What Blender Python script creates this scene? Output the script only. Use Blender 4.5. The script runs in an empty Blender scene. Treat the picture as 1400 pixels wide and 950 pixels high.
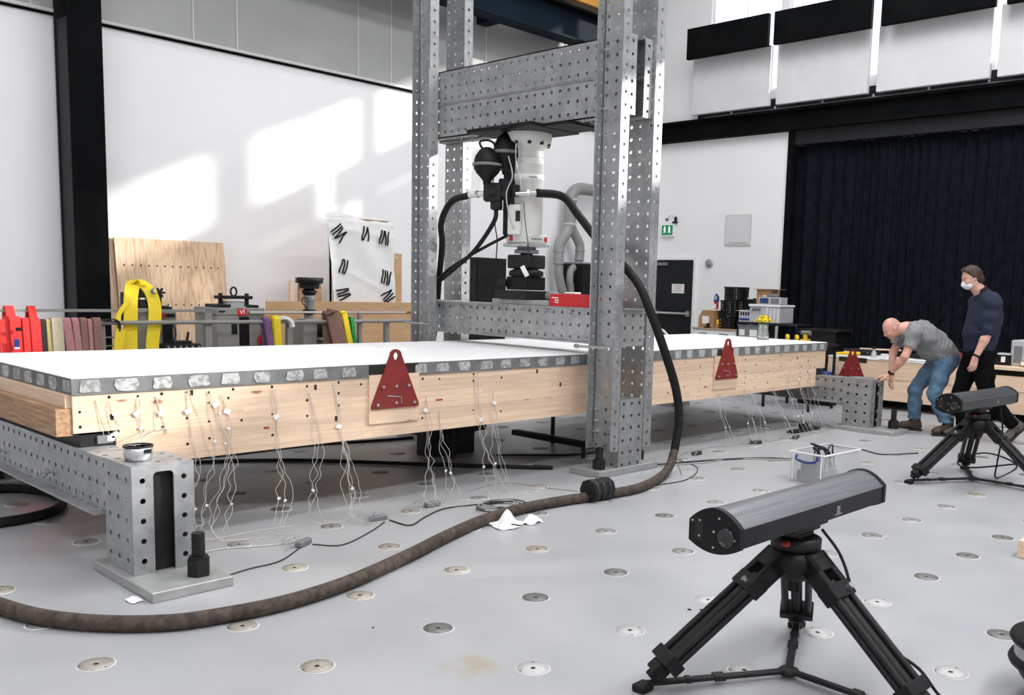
import bpy, math, random
import numpy as np
from mathutils import Matrix, Vector
random.seed(7)
PI = math.pi
SC = bpy.context.scene
COL = SC.collection

# ---------------------------------------------------------------- camera
YAW, PITCH, ROLL, FPX = 0.73604, 0.12080, -0.02953, 1271.39
CAMLOC = Vector((-1.898, -3.122, 1.510))
cam_d = bpy.data.cameras.new('camera')
cam = bpy.data.objects.new('camera', cam_d); COL.objects.link(cam)
f_ = Vector((math.cos(PITCH)*math.cos(YAW), math.cos(PITCH)*math.sin(YAW), -math.sin(PITCH)))
r_ = Vector((math.sin(YAW), -math.cos(YAW), 0)); d_ = f_.cross(r_)
r2_ = r_*math.cos(ROLL) + d_*math.sin(ROLL); d2_ = d_*math.cos(ROLL) - r_*math.sin(ROLL)
M3 = Matrix((r2_, -d2_, -f_)).transposed()
cam.matrix_world = Matrix.Translation(CAMLOC) @ M3.to_4x4()
cam_d.sensor_width = 36.0; cam_d.lens = FPX/1400*36.0
cam_d.shift_x = -(805.52-700)/1400; cam_d.shift_y = (548.05-475)/1400
cam_d.clip_start = 0.05; cam_d.clip_end = 200
SC.camera = cam

# ---------------------------------------------------------------- light
SC.view_settings.view_transform = 'Standard'; SC.view_settings.look = 'None'
SC.view_settings.gamma = 1; SC.view_settings.use_curve_mapping = False
SC.view_settings.exposure = -1.02
w = bpy.data.worlds.new('sky'); SC.world = w; w.use_nodes = True
bg = w.node_tree.nodes['Background']; bg.inputs[0].default_value = (0.80, 0.90, 1.0, 1); bg.inputs[1].default_value = 3.0

def lamp(name, kind, loc, energy, color=(1, 1, 1), size=None, direction=None, angle=None):
    l = bpy.data.lights.new(name, kind); l.energy = energy; l.color = color
    if size: l.shape = 'RECTANGLE'; l.size, l.size_y = size
    if angle is not None: l.angle = angle
    o = bpy.data.objects.new(name, l); COL.objects.link(o); o.location = loc
    if direction: o.rotation_euler = Vector(direction).to_track_quat('-Z', 'Y').to_euler()
    return o
lamp('sun', 'SUN', (30, -12, 18), 13.0, (1.0, 0.97, 0.93), direction=(-1.4, 1.0, -0.672), angle=math.radians(1.2))
# unseen overhead fill lamps without fixtures, added to brighten the hall
for i, (x, y, e) in enumerate(((-4.5, -5.0, 420), (0.5, -5.0, 420), (3.4, -5.0, 420), (6.8, -4.5, 580),
                               (-4.5, 0.8, 270), (0.5, 0.8, 270), (5.5, 0.8, 330), (8.0, 0.8, 430),
                               (-4.5, 5.6, 120), (1.5, 5.6, 110), (8.5, 5.2, 270))):
    lamp('overhead_fill', 'AREA', (x, y, 8.85), e, (0.985, 0.99, 1.0), size=(3.0, 1.3), direction=(0, 0, -1))

# ---------------------------------------------------------------- mesh builder
def frame_of(axis):
    z = Vector(axis).normalized()
    x = z.orthogonal().normalized() if abs(z.z) < .999 else Vector((1, 0, 0))
    if abs(z.z) < .999: x = Vector((0, 0, 1)).cross(z).normalized()
    return x, z.cross(x), z
class MB:
    def __init__(s): s.v = []; s.f = []; s.m = []; s.s = []
    def _add(s, vs, fs, m=0, sm=False):
        b = len(s.v); s.v += [tuple(p) for p in vs]
        for f in fs: s.f.append([i+b for i in f]); s.m.append(m); s.s.append(sm)
        return s
    def box(s, x0, y0, z0, x1, y1, z1, m=0):
        vs = [(x, y, z) for x in (x0, x1) for y in (y0, y1) for z in (z0, z1)]
        return s._add(vs, [(0, 1, 3, 2), (4, 6, 7, 5), (0, 4, 5, 1), (2, 3, 7, 6), (0, 2, 6, 4), (1, 5, 7, 3)], m)
    def cbox(s, x0, y0, z0, x1, y1, z1, c=.004, m=0, R=None, o=(0, 0, 0)):
        """box with chamfered edges; R, o optionally turn and move it"""
        lo = (x0, y0, z0); hi = (x1, y1, z1); vs = []; idx = {}
        for a in range(3):
            for sx in (0, 1):
                for sy in (0, 1):
                    for sz in (0, 1):
                        sg = (sx, sy, sz)
                        p = [(lo[i]+c if sg[i] == 0 else hi[i]-c) if i != a else (lo[i] if sg[i] == 0 else hi[i]) for i in range(3)]
                        idx[(a, sg)] = len(vs); vs.append(p)
        fs = []
        for a in range(3):
            b, d = (a+1) % 3, (a+2) % 3
            for q in (0, 1):
                def k(u, w):
                    sg = [0, 0, 0]; sg[a] = q; sg[b] = u; sg[d] = w; return idx[(a, tuple(sg))]
                L = [k(0, 0), k(1, 0), k(1, 1), k(0, 1)]
                fs.append(L if q else L[::-1])
            for u in (0, 1):
                for w in (0, 1):          # edge along a between faces b and d
                    def g(ax, t):
                        sg = [0, 0, 0]; sg[a] = t; sg[b] = u; sg[d] = w; return idx[(ax, tuple(sg))]
                    L = [g(b, 0), g(b, 1), g(d, 1), g(d, 0)]
                    fs.append(L if (u ^ w) else L[::-1])
        for sx in (0, 1):
            for sy in (0, 1):
                for sz in (0, 1):
                    L = [idx[(a, (sx, sy, sz))] for a in range(3)]
                    fs.append(L if (sx+sy+sz) % 2 else L[::-1])
        if R is not None or o != (0, 0, 0):
            vs = [(R @ Vector(p) if R is not None else Vector(p)) + Vector(o) for p in vs]
        return s._add(vs, fs, m)
    def cyl(s, p0, p1, r0, r1=None, n=16, m=0, caps=True, sm=True, ph=0.0):
        r1 = r0 if r1 is None else r1; p0 = Vector(p0); p1 = Vector(p1); x, y, z = frame_of(p1-p0)
        vs = []
        for p, r in ((p0, r0), (p1, r1)):
            for k in range(n):
                a = 2*PI*k/n+ph; vs.append(p+x*(r*math.cos(a))+y*(r*math.sin(a)))
        s._add(vs, [(k, (k+1) % n, n+(k+1) % n, n+k) for k in range(n)], m, sm)
        if caps: s._add(vs, [tuple(range(n-1, -1, -1)), tuple(range(n, 2*n))], m)
        return s
    def lathe(s, prof, o=(0, 0, 0), axis=(0, 0, 1), n=20, m=0, sm=True):
        x, y, z = frame_of(axis); o = Vector(o); vs = []
        for r, h in prof:
            for k in range(n):
                a = 2*PI*k/n; vs.append(o+z*h+x*(r*math.cos(a))+y*(r*math.sin(a)))
        fs = []
        for i in range(len(prof)-1):
            fs += [(i*n+k, i*n+(k+1) % n, (i+1)*n+(k+1) % n, (i+1)*n+k) for k in range(n)]
        s._add(vs, fs, m, sm)
        if prof[0][0] > 1e-4: s._add(vs[:n], [tuple(range(n-1, -1, -1))], m)
        if prof[-1][0] > 1e-4: s._add(vs[-n:], [tuple(range(n))], m)
        return s
    def tube(s, pts, r, n=8, m=0, smooth_steps=0, caps=True):
        if smooth_steps:
            n0 = len(pts); pts = spline(pts, smooth_steps)
            if isinstance(r, (list, tuple)): r = [float(q) for q in np.interp(np.linspace(0, n0-1, len(pts)), range(n0), r)]
        P = [Vector(p) for p in pts]; N = len(P); vs = []; u = None
        for i in range(N):
            t = (P[min(i+1, N-1)]-P[max(i-1, 0)]).normalized()
            if u is None: u = t.orthogonal().normalized()
            u = (u - t*u.dot(t)); u = u.normalized() if u.length > 1e-6 else t.orthogonal().normalized()
            w_ = t.cross(u); rr = r[i] if isinstance(r, (list, tuple)) else r
            for k in range(n):
                a = 2*PI*k/n; vs.append(P[i]+u*(rr*math.cos(a))+w_*(rr*math.sin(a)))
        s._add(vs, [(i*n+k, i*n+(k+1) % n, (i+1)*n+(k+1) % n, (i+1)*n+k) for i in range(N-1) for k in range(n)], m, True)
        if caps: s._add(vs[:n], [tuple(range(n-1, -1, -1))], m); s._add(vs[-n:], [tuple(range(n))], m)
        return s
    def prism(s, poly, o, u, v, th, m=0, sm=False):
        """2-D polygon in axes u, v from o, extruded by th along u x v"""
        o = Vector(o); u = Vector(u); v = Vector(v); nrm = u.cross(v).normalized()*th; n = len(poly)
        a = [o+u*p[0]+v*p[1] for p in poly]; b = [p+nrm for p in a]
        s._add(a+b, [tuple(range(n-1, -1, -1)), tuple(range(n, 2*n))], m)
        s._add(a+b, [(k, (k+1) % n, n+(k+1) % n, n+k) for k in range(n)], m, sm)
        return s
    def ribbon(s, path, wv, width, th, m=0, steps=0):
        """strap: path of points, widened along wv, with thickness"""
        P = [Vector(p) for p in (spline(path, steps) if steps else path)]; N = len(P); vs = []
        W = Vector(wv).normalized() if not isinstance(wv, list) else None
        for i in range(N):
            t = (P[min(i+1, N-1)]-P[max(i-1, 0)]).normalized()
            ww = (Vector(wv[i]) if W is None else W); ww = (ww-t*ww.dot(t)).normalized()*(width/2); nn = t.cross(ww).normalized()*(th/2)
            vs += [P[i]-ww-nn, P[i]+ww-nn, P[i]+ww+nn, P[i]-ww+nn]
        s._add(vs, [(i*4+k, i*4+(k+1) % 4, i*4+4+(k+1) % 4, i*4+4+k) for i in range(N-1) for k in range(4)], m, False)
        s._add(vs, [(3, 2, 1, 0), tuple(4*N-4+k for k in range(4))], m)
        return s
    def perf(s, o, u, v, W, H, us, vs_, r, th, m=0, skip=None):
        """steel plate with real round holes; front face at o spanned by u, v (front looks along u x v), depth th behind"""
        o = Vector(o); u = Vector(u); v = Vector(v); n = u.cross(v).normalized()
        bu = [0]+[(a+b)/2 for a, b in zip(us, us[1:])]+[W]; bv = [0]+[(a+b)/2 for a, b in zip(vs_, vs_[1:])]+[H]
        P = lambda a, b, d: o+u*a+v*b-n*d
        for i, cu in enumerate(us):
            for j, cv in enumerate(vs_):
                c4 = [(bu[i], bv[j]), (bu[i+1], bv[j]), (bu[i+1], bv[j+1]), (bu[i], bv[j+1])]
                if skip and skip(cu, cv):
                    A = [P(a, b, 0) for a, b in c4]; B = [P(a, b, th) for a, b in c4]
                    s._add(A+B, [(0, 1, 2, 3), (7, 6, 5, 4)], m); continue
                hv = [(cu+r*math.cos(PI*(-.5-.125+.25*k)), cv+r*math.sin(PI*(-.5-.125+.25*k))) for k in range(8)]
                A = [P(a, b, 0) for a, b in c4+hv]; B = [P(a, b, th) for a, b in c4+hv]; fs = []
                for k in range(4):
                    h0 = 4+2*k; h1 = h0+1; h2 = 4+(2*k+2) % 8
                    fs += [(k, (k+1) % 4, h1, h0), ((k+1) % 4, h2, h1)]
                fb = [tuple(12+q for q in f[::-1]) for f in fs]
                fw = [(4+k, 4+(k+1) % 8, 16+(k+1) % 8, 16+k) for k in range(8)]
                s._add(A+B, fs+fb+fw, m)
        e = [P(0, 0, 0), P(W, 0, 0), P(W, H, 0), P(0, H, 0), P(0, 0, th), P(W, 0, th), P(W, H, th), P(0, H, th)]
        return s._add(e, [(0, 4, 5, 1), (1, 5, 6, 2), (2, 6, 7, 3), (3, 7, 4, 0)], m)
    def bolt(s, p, axis, r, h, m=0):
        a = Vector(axis).normalized()
        return s.cyl(p, Vector(p)+a*h, r, n=6, m=m, sm=False)
    def mesh(s, name, mats, off=(0, 0, 0)):
        me = bpy.data.meshes.new(name)
        ox, oy, oz = off
        me.from_pydata([(x-ox, y-oy, z-oz) for x, y, z in s.v], [], s.f)
        for mt in (mats if isinstance(mats, (list, tuple)) else [mats]): me.materials.append(mt)
        me.polygons.foreach_set('material_index', s.m); me.polygons.foreach_set('use_smooth', s.s)
        me.update(); return me
def spline(pts, n):
    """Catmull-Rom through the points, n steps per span"""
    P = [Vector(p) for p in pts]; P = [P[0]*2-P[1]]+P+[P[-1]*2-P[-2]]; out = []
    for i in range(1, len(P)-2):
        a, b, c, d = P[i-1:i+3]
        for k in range(n):
            t = k/n; out.append(.5*((2*b)+(c-a)*t+(2*a-5*b+4*c-d)*t*t+(3*b-a-3*c+d)*t**3))
    return out+[P[-2]]
def world_loc(o):
    l = Vector((0, 0, 0))
    while o is not None: l += o.location; o = o.parent
    return l
def link(name, me, parent=None, loc=(0, 0, 0)):
    o = bpy.data.objects.new(name, me); COL.objects.link(o); o.location = loc
    if parent is not None: o.parent = parent
    return o
def obj(name, mb, mats, parent=None, loc=None, local=False):
    """one mesh object. World coordinates are turned into the parent's own space unless local."""
    if local: return link(name, mb.mesh(name, mats), parent, loc or (0, 0, 0))
    base = world_loc(parent) if parent is not None else Vector((0, 0, 0))
    if loc is None: return link(name, mb.mesh(name, mats, base), parent)
    return link(name, mb.mesh(name, mats, loc), parent, Vector(loc)-base)
def tag(o, label=None, cat=None, group=None, kind=None):
    for k, v in (('label', label), ('category', cat), ('group', group), ('kind', kind)):
        if v: o[k] = v
    return o
def thing(name, loc, label, cat, group=None, rz=0):
    o = bpy.data.objects.new(name, None); COL.objects.link(o); o.location = loc; o.rotation_euler = (0, 0, rz)
    o.empty_display_size = .1
    return tag(o, label, cat, group)
def copy_tree(o, loc, rz=None, label=None):
    c = o.copy(); COL.objects.link(c); c.location = loc
    if rz is not None: c.rotation_euler = (0, 0, rz)
    if label: c['label'] = label
    for ch in list(o.children):
        a = ch.copy(); COL.objects.link(a); a.parent = c
        for g in list(ch.children):
            b = g.copy(); COL.objects.link(b); b.parent = a
    return c
def rot(ax, a): return Matrix.Rotation(a, 3, ax)

# ---------------------------------------------------------------- materials
def mat(name, c1, c2=None, scale=4.0, rough=.5, metal=0.0, bump=0.0, stretch=(1, 1, 1), detail=4, lo=.35, hi=.65, rnd=0.0, rvar=0.0,
        spec=None, knots=None, emit=None, trans=0.0, voro=False, alpha=None, shift=False, ior=None, sss=0.0):
    m = bpy.data.materials.new(name); m.use_nodes = True; nt = m.node_tree; N = nt.nodes; Lk = nt.links
    b = N['Principled BSDF']; b.inputs['Roughness'].default_value = rough; b.inputs['Metallic'].default_value = metal
    b.inputs['Base Color'].default_value = (*c1, 1)
    if spec is not None: b.inputs['Specular IOR Level'].default_value = spec
    if trans: b.inputs['Transmission Weight'].default_value = trans
    if ior: b.inputs['IOR'].default_value = ior
    if alpha is not None: b.inputs['Alpha'].default_value = alpha
    if emit: b.inputs['Emission Color'].default_value = (*c1, 1); b.inputs['Emission Strength'].default_value = emit
    if sss: b.inputs['Subsurface Weight'].default_value = sss; b.inputs['Subsurface Radius'].default_value = (.012, .005, .003)
    if c2 is None: return m
    tc = N.new('ShaderNodeTexCoord'); mp = N.new('ShaderNodeMapping'); mp.inputs['Scale'].default_value = stretch
    src = tc.outputs['Object']
    if rnd or shift:
        oi = N.new('ShaderNodeObjectInfo')
        if shift:
            mu = N.new('ShaderNodeVectorMath'); mu.operation = 'MULTIPLY_ADD'
            mu.inputs[1].default_value = (37, 17, 23); Lk.new(oi.outputs['Random'], mu.inputs[0]); Lk.new(src, mu.inputs[2]); src = mu.outputs[0]
    Lk.new(src, mp.inputs[0])
    if voro:
        tx = N.new('ShaderNodeTexVoronoi'); tx.inputs['Scale'].default_value = scale; fac = tx.outputs['Color']
        bwn = N.new('ShaderNodeRGBToBW'); Lk.new(fac, bwn.inputs[0]); fac = bwn.outputs[0]
        n2 = N.new('ShaderNodeTexNoise'); n2.inputs['Scale'].default_value = scale*.22; n2.inputs['Detail'].default_value = 5; Lk.new(mp.outputs[0], n2.inputs['Vector'])
        mx0 = N.new('ShaderNodeMath'); mx0.operation = 'MULTIPLY_ADD'; mx0.inputs[1].default_value = .35; Lk.new(fac, mx0.inputs[0])
        sc_ = N.new('ShaderNodeMath'); sc_.operation = 'MULTIPLY'; sc_.inputs[1].default_value = .75; Lk.new(n2.outputs[0], sc_.inputs[0]); Lk.new(sc_.outputs[0], mx0.inputs[2])
        fac = mx0.outputs[0]
    else:
        tx = N.new('ShaderNodeTexNoise'); tx.inputs['Scale'].default_value = scale; tx.inputs['Detail'].default_value = detail; fac = tx.outputs[0]
    Lk.new(mp.outputs[0], tx.inputs['Vector'])
    rp = N.new('ShaderNodeValToRGB'); rp.color_ramp.elements[0].position = lo; rp.color_ramp.elements[1].position = hi
    rp.color_ramp.elements[0].color = (*c1, 1); rp.color_ramp.elements[1].color = (*c2, 1); Lk.new(fac, rp.inputs[0])
    out = rp.outputs[0]
    if knots:
        kc, ks, kr, kst = knots
        mp2 = N.new('ShaderNodeMapping'); mp2.inputs['Scale'].default_value = kst; Lk.new(src, mp2.inputs[0])
        vo = N.new('ShaderNodeTexVoronoi'); vo.inputs['Scale'].default_value = ks; Lk.new(mp2.outputs[0], vo.inputs['Vector'])
        r2 = N.new('ShaderNodeValToRGB'); r2.color_ramp.elements[0].position = kr*.5; r2.color_ramp.elements[1].position = kr
        r2.color_ramp.elements[0].color = (1, 1, 1, 1); r2.color_ramp.elements[1].color = (0, 0, 0, 1); Lk.new(vo.outputs['Distance'], r2.inputs[0])
        bw = N.new('ShaderNodeRGBToBW'); Lk.new(vo.outputs['Color'], bw.inputs[0])
        gt = N.new('ShaderNodeMath'); gt.operation = 'GREATER_THAN'; gt.inputs[1].default_value = .52; Lk.new(bw.outputs[0], gt.inputs[0])
        ml = N.new('ShaderNodeMath'); ml.operation = 'MULTIPLY'; Lk.new(r2.outputs[0], ml.inputs[0]); Lk.new(gt.outputs[0], ml.inputs[1])
        mx = N.new('ShaderNodeMixRGB'); Lk.new(ml.outputs[0], mx.inputs[0]); Lk.new(out, mx.inputs[1]); mx.inputs[2].default_value = (*kc, 1); out = mx.outputs[0]
    if rnd:
        hs = N.new('ShaderNodeHueSaturation'); ma = N.new('ShaderNodeMath'); ma.operation = 'MULTIPLY_ADD'
        ma.inputs[1].default_value = 2*rnd; ma.inputs[2].default_value = 1-rnd; Lk.new(oi.outputs['Random'], ma.inputs[0]); Lk.new(ma.outputs[0], hs.inputs['Value'])
        Lk.new(out, hs.inputs['Color']); out = hs.outputs[0]
    Lk.new(out, b.inputs['Base Color'])
    if rvar:
        mr = N.new('ShaderNodeMath'); mr.operation = 'MULTIPLY_ADD'; mr.inputs[1].default_value = rvar; mr.inputs[2].default_value = rough-rvar/2
        Lk.new(fac, mr.inputs[0]); Lk.new(mr.outputs[0], b.inputs['Roughness'])
    if bump:
        bp = N.new('ShaderNodeBump'); bp.inputs['Strength'].default_value = bump; bp.inputs['Distance'].default_value = .01
        Lk.new(fac, bp.inputs['Height']); Lk.new(bp.outputs[0], b.inputs['Normal'])
    return m
K = {}
K['floor'] = mat('grey_floor_paint', (.345, .35, .365), (.40, .405, .42), 1.3, .36, rvar=.12, detail=8)
# worn tan smear in the floor paint beside one of the pale discs
_n = K['floor'].node_tree; _b = _n.nodes['Principled BSDF']; _l = _b.inputs['Base Color'].links[0].from_socket
_tc = _n.nodes.new('ShaderNodeTexCoord'); _mp = _n.nodes.new('ShaderNodeMapping'); _mp.inputs['Location'].default_value = (-.44, .42, 0); _mp.inputs['Scale'].default_value = (1.0, 1.0, 1)
_ln = _n.nodes.new('ShaderNodeVectorMath'); _ln.operation = 'LENGTH'; _mr = _n.nodes.new('ShaderNodeMapRange'); _mr.inputs[1].default_value = .24; _mr.inputs[2].default_value = .02
_ns = _n.nodes.new('ShaderNodeTexNoise'); _ns.inputs['Scale'].default_value = 11; _ns.inputs['Detail'].default_value = 7; _ml = _n.nodes.new('ShaderNodeMath'); _ml.operation = 'MULTIPLY'
_rp = _n.nodes.new('ShaderNodeValToRGB'); _rp.color_ramp.elements[0].position = .22; _rp.color_ramp.elements[1].position = .55; _mx = _n.nodes.new('ShaderNodeMixRGB'); _mx.inputs[2].default_value = (.36, .31, .25, 1)
_n.links.new(_tc.outputs['Object'], _mp.inputs[0]); _n.links.new(_mp.outputs[0], _ln.inputs[0]); _n.links.new(_ln.outputs['Value'], _mr.inputs[0]); _n.links.new(_tc.outputs['Object'], _ns.inputs['Vector'])
_n.links.new(_mr.outputs[0], _ml.inputs[0]); _n.links.new(_ns.outputs[0], _ml.inputs[1]); _n.links.new(_ml.outputs[0], _rp.inputs[0]); _n.links.new(_rp.outputs[0], _mx.inputs[0]); _n.links.new(_l, _mx.inputs[1]); _n.links.new(_mx.outputs[0], _b.inputs['Base Color'])
K['wall'] = mat('white_plaster', (.85, .845, .855), (.88, .875, .885), .8, .75)
K['clad'] = mat('grey_cladding', (.33, .335, .33), (.37, .372, .365), 1.5, .55, rnd=.05)
K['seam'] = mat('pale_metal_trim', (.55, .55, .54), rough=.5)
K['blacksteel'] = mat('black_painted_steel', (.004, .0045, .005), (.007, .0075, .008), 3, .75, spec=.03)
K['darkgrey'] = mat('dark_grey_steel', (.009, .010, .0115), (.013, .0145, .016), 3, .55, spec=.25)
K['curtain'] = mat('black_curtain_cloth', (.0055, .007, .010), (.010, .012, .017), 9, .9, spec=.05)
K['galv'] = mat('galvanised_steel', (.31, .32, .325), (.51, .52, .525), 26, .47, .75, voro=True, lo=.25, hi=.85, rvar=.12)
K['galvd'] = mat('dull_galvanised_plate', (.33, .335, .33), (.46, .465, .46), 14, .55, .5, voro=True, lo=.25, hi=.85)
K['zinc'] = mat('bright_zinc', (.62, .63, .64), (.5, .5, .51), 30, .35, .85)
K['timber'] = mat('pale_spruce', (.68, .475, .325), (.825, .63, .465), 5.0, .62, stretch=(.6, 9, 15), detail=7, lo=.25, hi=.72, rnd=.10, shift=True,
                  knots=((.30, .13, .065), 4.2, .15, (.8, 1.0, 1.7)))
K['timbery'] = mat('pale_spruce_boards', (.68, .475, .325), (.825, .63, .465), 5.0, .62, stretch=(9, .6, 15), detail=7, lo=.25, hi=.72, rnd=.10, shift=True, knots=((.30, .13, .065), 4.2, .15, (.8, 1.0, 1.7)))
K['timberend'] = mat('weathered_spruce', (.27, .15, .075), (.46, .285, .16), 5.0, .65, stretch=(9, .8, 14), detail=6, rnd=.10, shift=True)
K['ply'] = mat('plywood_face', (.50, .315, .185), (.71, .515, .35), 3.2, .65, stretch=(12, 12, .6), detail=9, lo=.30, hi=.55, shift=True, knots=((.20, .09, .04), 3.4, .06, (1, 1, .8)))
K['plyd'] = mat('brown_plywood', (.50, .31, .16), (.57, .365, .20), 4, .6, stretch=(1, 1, 4), rnd=.06)
K['conc'] = mat('grey_concrete', (.125, .13, .13), (.185, .19, .19), 9, .8, bump=.15)
K['putty'] = mat('pale_mortar', (.25, .25, .245), (.44, .44, .435), 34, .85, bump=.8, rnd=.12, lo=.38, hi=.56, shift=True)
K['puttyn'] = mat('smooth_mortar', (.36, .36, .355), (.46, .46, .455), 14, .85, bump=.3, rnd=.08, shift=True)
K['whitetop'] = mat('white_slab_paint', (.86, .86, .86), (.89, .89, .89), 1.2, .5)
K['red'] = mat('oxide_red_paint', (.19, .014, .012), (.25, .018, .015), 8, .55)
K['redbright'] = mat('bright_red_plastic', (.55, .012, .015), (.62, .015, .02), 5, .45)
K['black'] = mat('black_plastic', (.005, .005, .006), (.010, .010, .011), 12, .5, spec=.25)
K['blackm'] = mat('black_oxide_steel', (.008, .008, .009), (.016, .016, .017), 14, .5, spec=.3)
K['rubber'] = mat('black_rubber', (.006, .006, .006), (.011, .011, .011), 20, .6, spec=.25)
K['hose'] = mat('dusty_brown_hose', (.022, .015, .012), (.095, .066, .048), 26, .75, lo=.3, hi=.75)
K['cream'] = mat('cream_paint', (.66, .655, .62), (.72, .715, .68), 5, .4)
K['white'] = mat('white_plastic', (.80, .80, .80), (.84, .84, .84), 4, .45)
K['paper'] = mat('white_paper', (.82, .815, .81), rough=.8)
K['grey'] = mat('grey_paint', (.235, .23, .215), (.28, .272, .255), 4, .5)
K['greyl'] = mat('light_grey_plastic', (.44, .45, .47), (.50, .51, .53), 4, .45)
K['greym'] = mat('mid_grey_plastic', (.17, .175, .18), (.2, .205, .21), 4, .5)
K['duct'] = mat('grey_plastic_duct', (.25, .25, .25), (.29, .29, .29), 5, .5)
K['steel'] = mat('brushed_steel', (.55, .55, .55), (.66, .66, .66), 9, .28, .9)
K['alu'] = mat('brushed_aluminium', (.20, .205, .215), (.27, .275, .285), 3, .36, .9, stretch=(1, 40, 40))
K['scan_grey'] = mat('dark_grey_housing', (.035, .037, .042), (.045, .047, .052), 6, .5)
K['scan_dark'] = mat('satin_black_housing', (.007, .007, .008), (.010, .010, .011), 6, .5, spec=.3)
K['glassdark'] = mat('dark_lens_glass', (.004, .004, .006), rough=.08, spec=.8)
K['card'] = mat('brown_cardboard', (.34, .19, .085), (.42, .245, .12), 5, .8, rnd=.06)
K['blue'] = mat('blue_plastic', (.015, .03, .19), (.02, .04, .23), 5, .4)
K['bluel'] = mat('pale_blue_plastic', (.12, .2, .5), rough=.4)
K['green'] = mat('exit_green', (.0, .19, .075), rough=.4)
K['greenw'] = mat('green_webbing', (.01, .22, .06), (.015, .28, .08), 30, .8)
K['yellow'] = mat('yellow_webbing', (.72, .53, .015), (.82, .63, .03), 30, .8, stretch=(12, 12, 1))
K['yellowp'] = mat('yellow_plastic', (.80, .50, .012), rough=.45)
K['redw'] = mat('red_webbing', (.62, .022, .022), (.74, .035, .03), 25, .75, stretch=(8, 8, 1))
K['brownw'] = mat('brown_webbing', (.20, .105, .085), (.27, .145, .115), 25, .85, stretch=(8, 8, 1))
K['pinkw'] = mat('faded_pink_webbing', (.34, .15, .16), (.46, .23, .23), 25, .85, stretch=(8, 8, 1))
K['beigew'] = mat('beige_webbing', (.40, .35, .25), (.47, .42, .31), 25, .85, stretch=(8, 8, 1))
K['purplew'] = mat('purple_webbing', (.15, .07, .17), (.2, .1, .22), 25, .85)
K['khakiw'] = mat('khaki_webbing', (.38, .32, .11), (.46, .39, .16), 25, .85)
K['blackw'] = mat('black_webbing', (.02, .012, .014), (.03, .02, .022), 25, .85)
K['cloth'] = mat('white_cloth', (.78, .775, .77), (.82, .815, .81), 7, .85, bump=.2)
K['wire'] = mat('pale_wire', (.60, .57, .53), rough=.55)
K['wiredk'] = mat('dark_wire', (.03, .03, .032), rough=.55)
K['wiregr'] = mat('grey_wire', (.33, .33, .33), rough=.55)
K['tape'] = mat('white_tape', (.82, .82, .80), rough=.6)
K['plug'] = mat('dark_hole', (.02, .015, .012), rough=.9)
K['craneblue'] = mat('blue_black_crane_paint', (.002, .004, .007), (.006, .016, .03), .6, .7, spec=.1)
K['craneyel'] = mat('crane_yellow_paint', (.50, .22, .02), (.56, .26, .03), 3, .5)
K['skin'] = mat('skin', (.60, .33, .25), (.66, .385, .30), 30, .5, sss=.08)
K['skinr'] = mat('reddish_skin', (.62, .30, .225), (.68, .36, .28), 28, .48, sss=.08)
K['hair'] = mat('brown_hair', (.018, .008, .005), (.055, .024, .014), 60, .6, stretch=(1, 1, .3), bump=.4)
K['stubble'] = mat('greying_stubble', (.46, .25, .19), (.52, .30, .235), 60, .6)
K['greytee'] = mat('grey_jersey', (.185, .188, .19), (.235, .238, .24), 20, .9, bump=.15)
K['jeans'] = mat('blue_denim', (.055, .115, .19), (.12, .205, .30), 14, .85, lo=.3, hi=.7, bump=.15)
K['navy'] = mat('navy_jumper', (.006, .010, .030), (.010, .016, .042), 25, .9, bump=.15)
K['trouser'] = mat('black_trousers', (.003, .003, .004), (.006, .006, .007), 14, .95, spec=.1)
K['boot'] = mat('brown_leather_boot', (.035, .022, .015), (.06, .04, .028), 18, .6)
K['bootgrey'] = mat('grey_suede_boot', (.075, .068, .06), (.10, .09, .08), 18, .8)
K['sole'] = mat('dark_rubber_sole', (.02, .018, .017), rough=.8)
K['mask'] = mat('white_face_mask', (.80, .81, .83), rough=.8)
K['lip'] = mat('lips', (.42, .17, .14), rough=.5)
K['petal'] = mat('yellow_petals', (.85, .62, .01), (.95, .78, .03), 12, .6)
K['leaf'] = mat('green_leaves', (.05, .13, .025), (.10, .22, .05), 15, .6)
K['glass'] = mat('clear_glass', (.93, .96, .95), rough=.06, trans=.85, ior=1.3)
K['binplastic'] = mat('clear_box_plastic', (.90, .91, .92), rough=.2, trans=.78, ior=1.08)
K['pane'] = mat('window_pane', (1, 1, 1), rough=0.0)
_nt = K['pane'].node_tree; _tr = _nt.nodes.new('ShaderNodeBsdfTransparent'); _gl = _nt.nodes.new('ShaderNodeBsdfGlossy'); _mx = _nt.nodes.new('ShaderNodeMixShader')
_gl.inputs['Roughness'].default_value = .02; _mx.inputs[0].default_value = .06
_nt.links.new(_tr.outputs[0], _mx.inputs[1]); _nt.links.new(_gl.outputs[0], _mx.inputs[2]); _nt.links.new(_mx.outputs[0], [q for q in _nt.nodes if q.type == 'OUTPUT_MATERIAL'][0].inputs['Surface'])
K['discgrey'] = mat('grey_cover_disc', (.27, .27, .265), (.37, .37, .365), 40, .5, .35, rnd=.18)
K['disctan'] = mat('tan_cover_disc', (.33, .30, .26), (.43, .395, .345), 40, .5, .3, rnd=.12)
K['discdark'] = mat('dark_cover_disc', (.16, .16, .155), (.23, .23, .22), 40, .5, .35, rnd=.15)
K['discpale'] = mat('pale_cover_disc', (.45, .45, .445), (.53, .53, .525), 40, .5, .1, rnd=.05)
K['discring'] = mat('pale_disc_rim', (.62, .62, .61), rough=.6)

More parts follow.
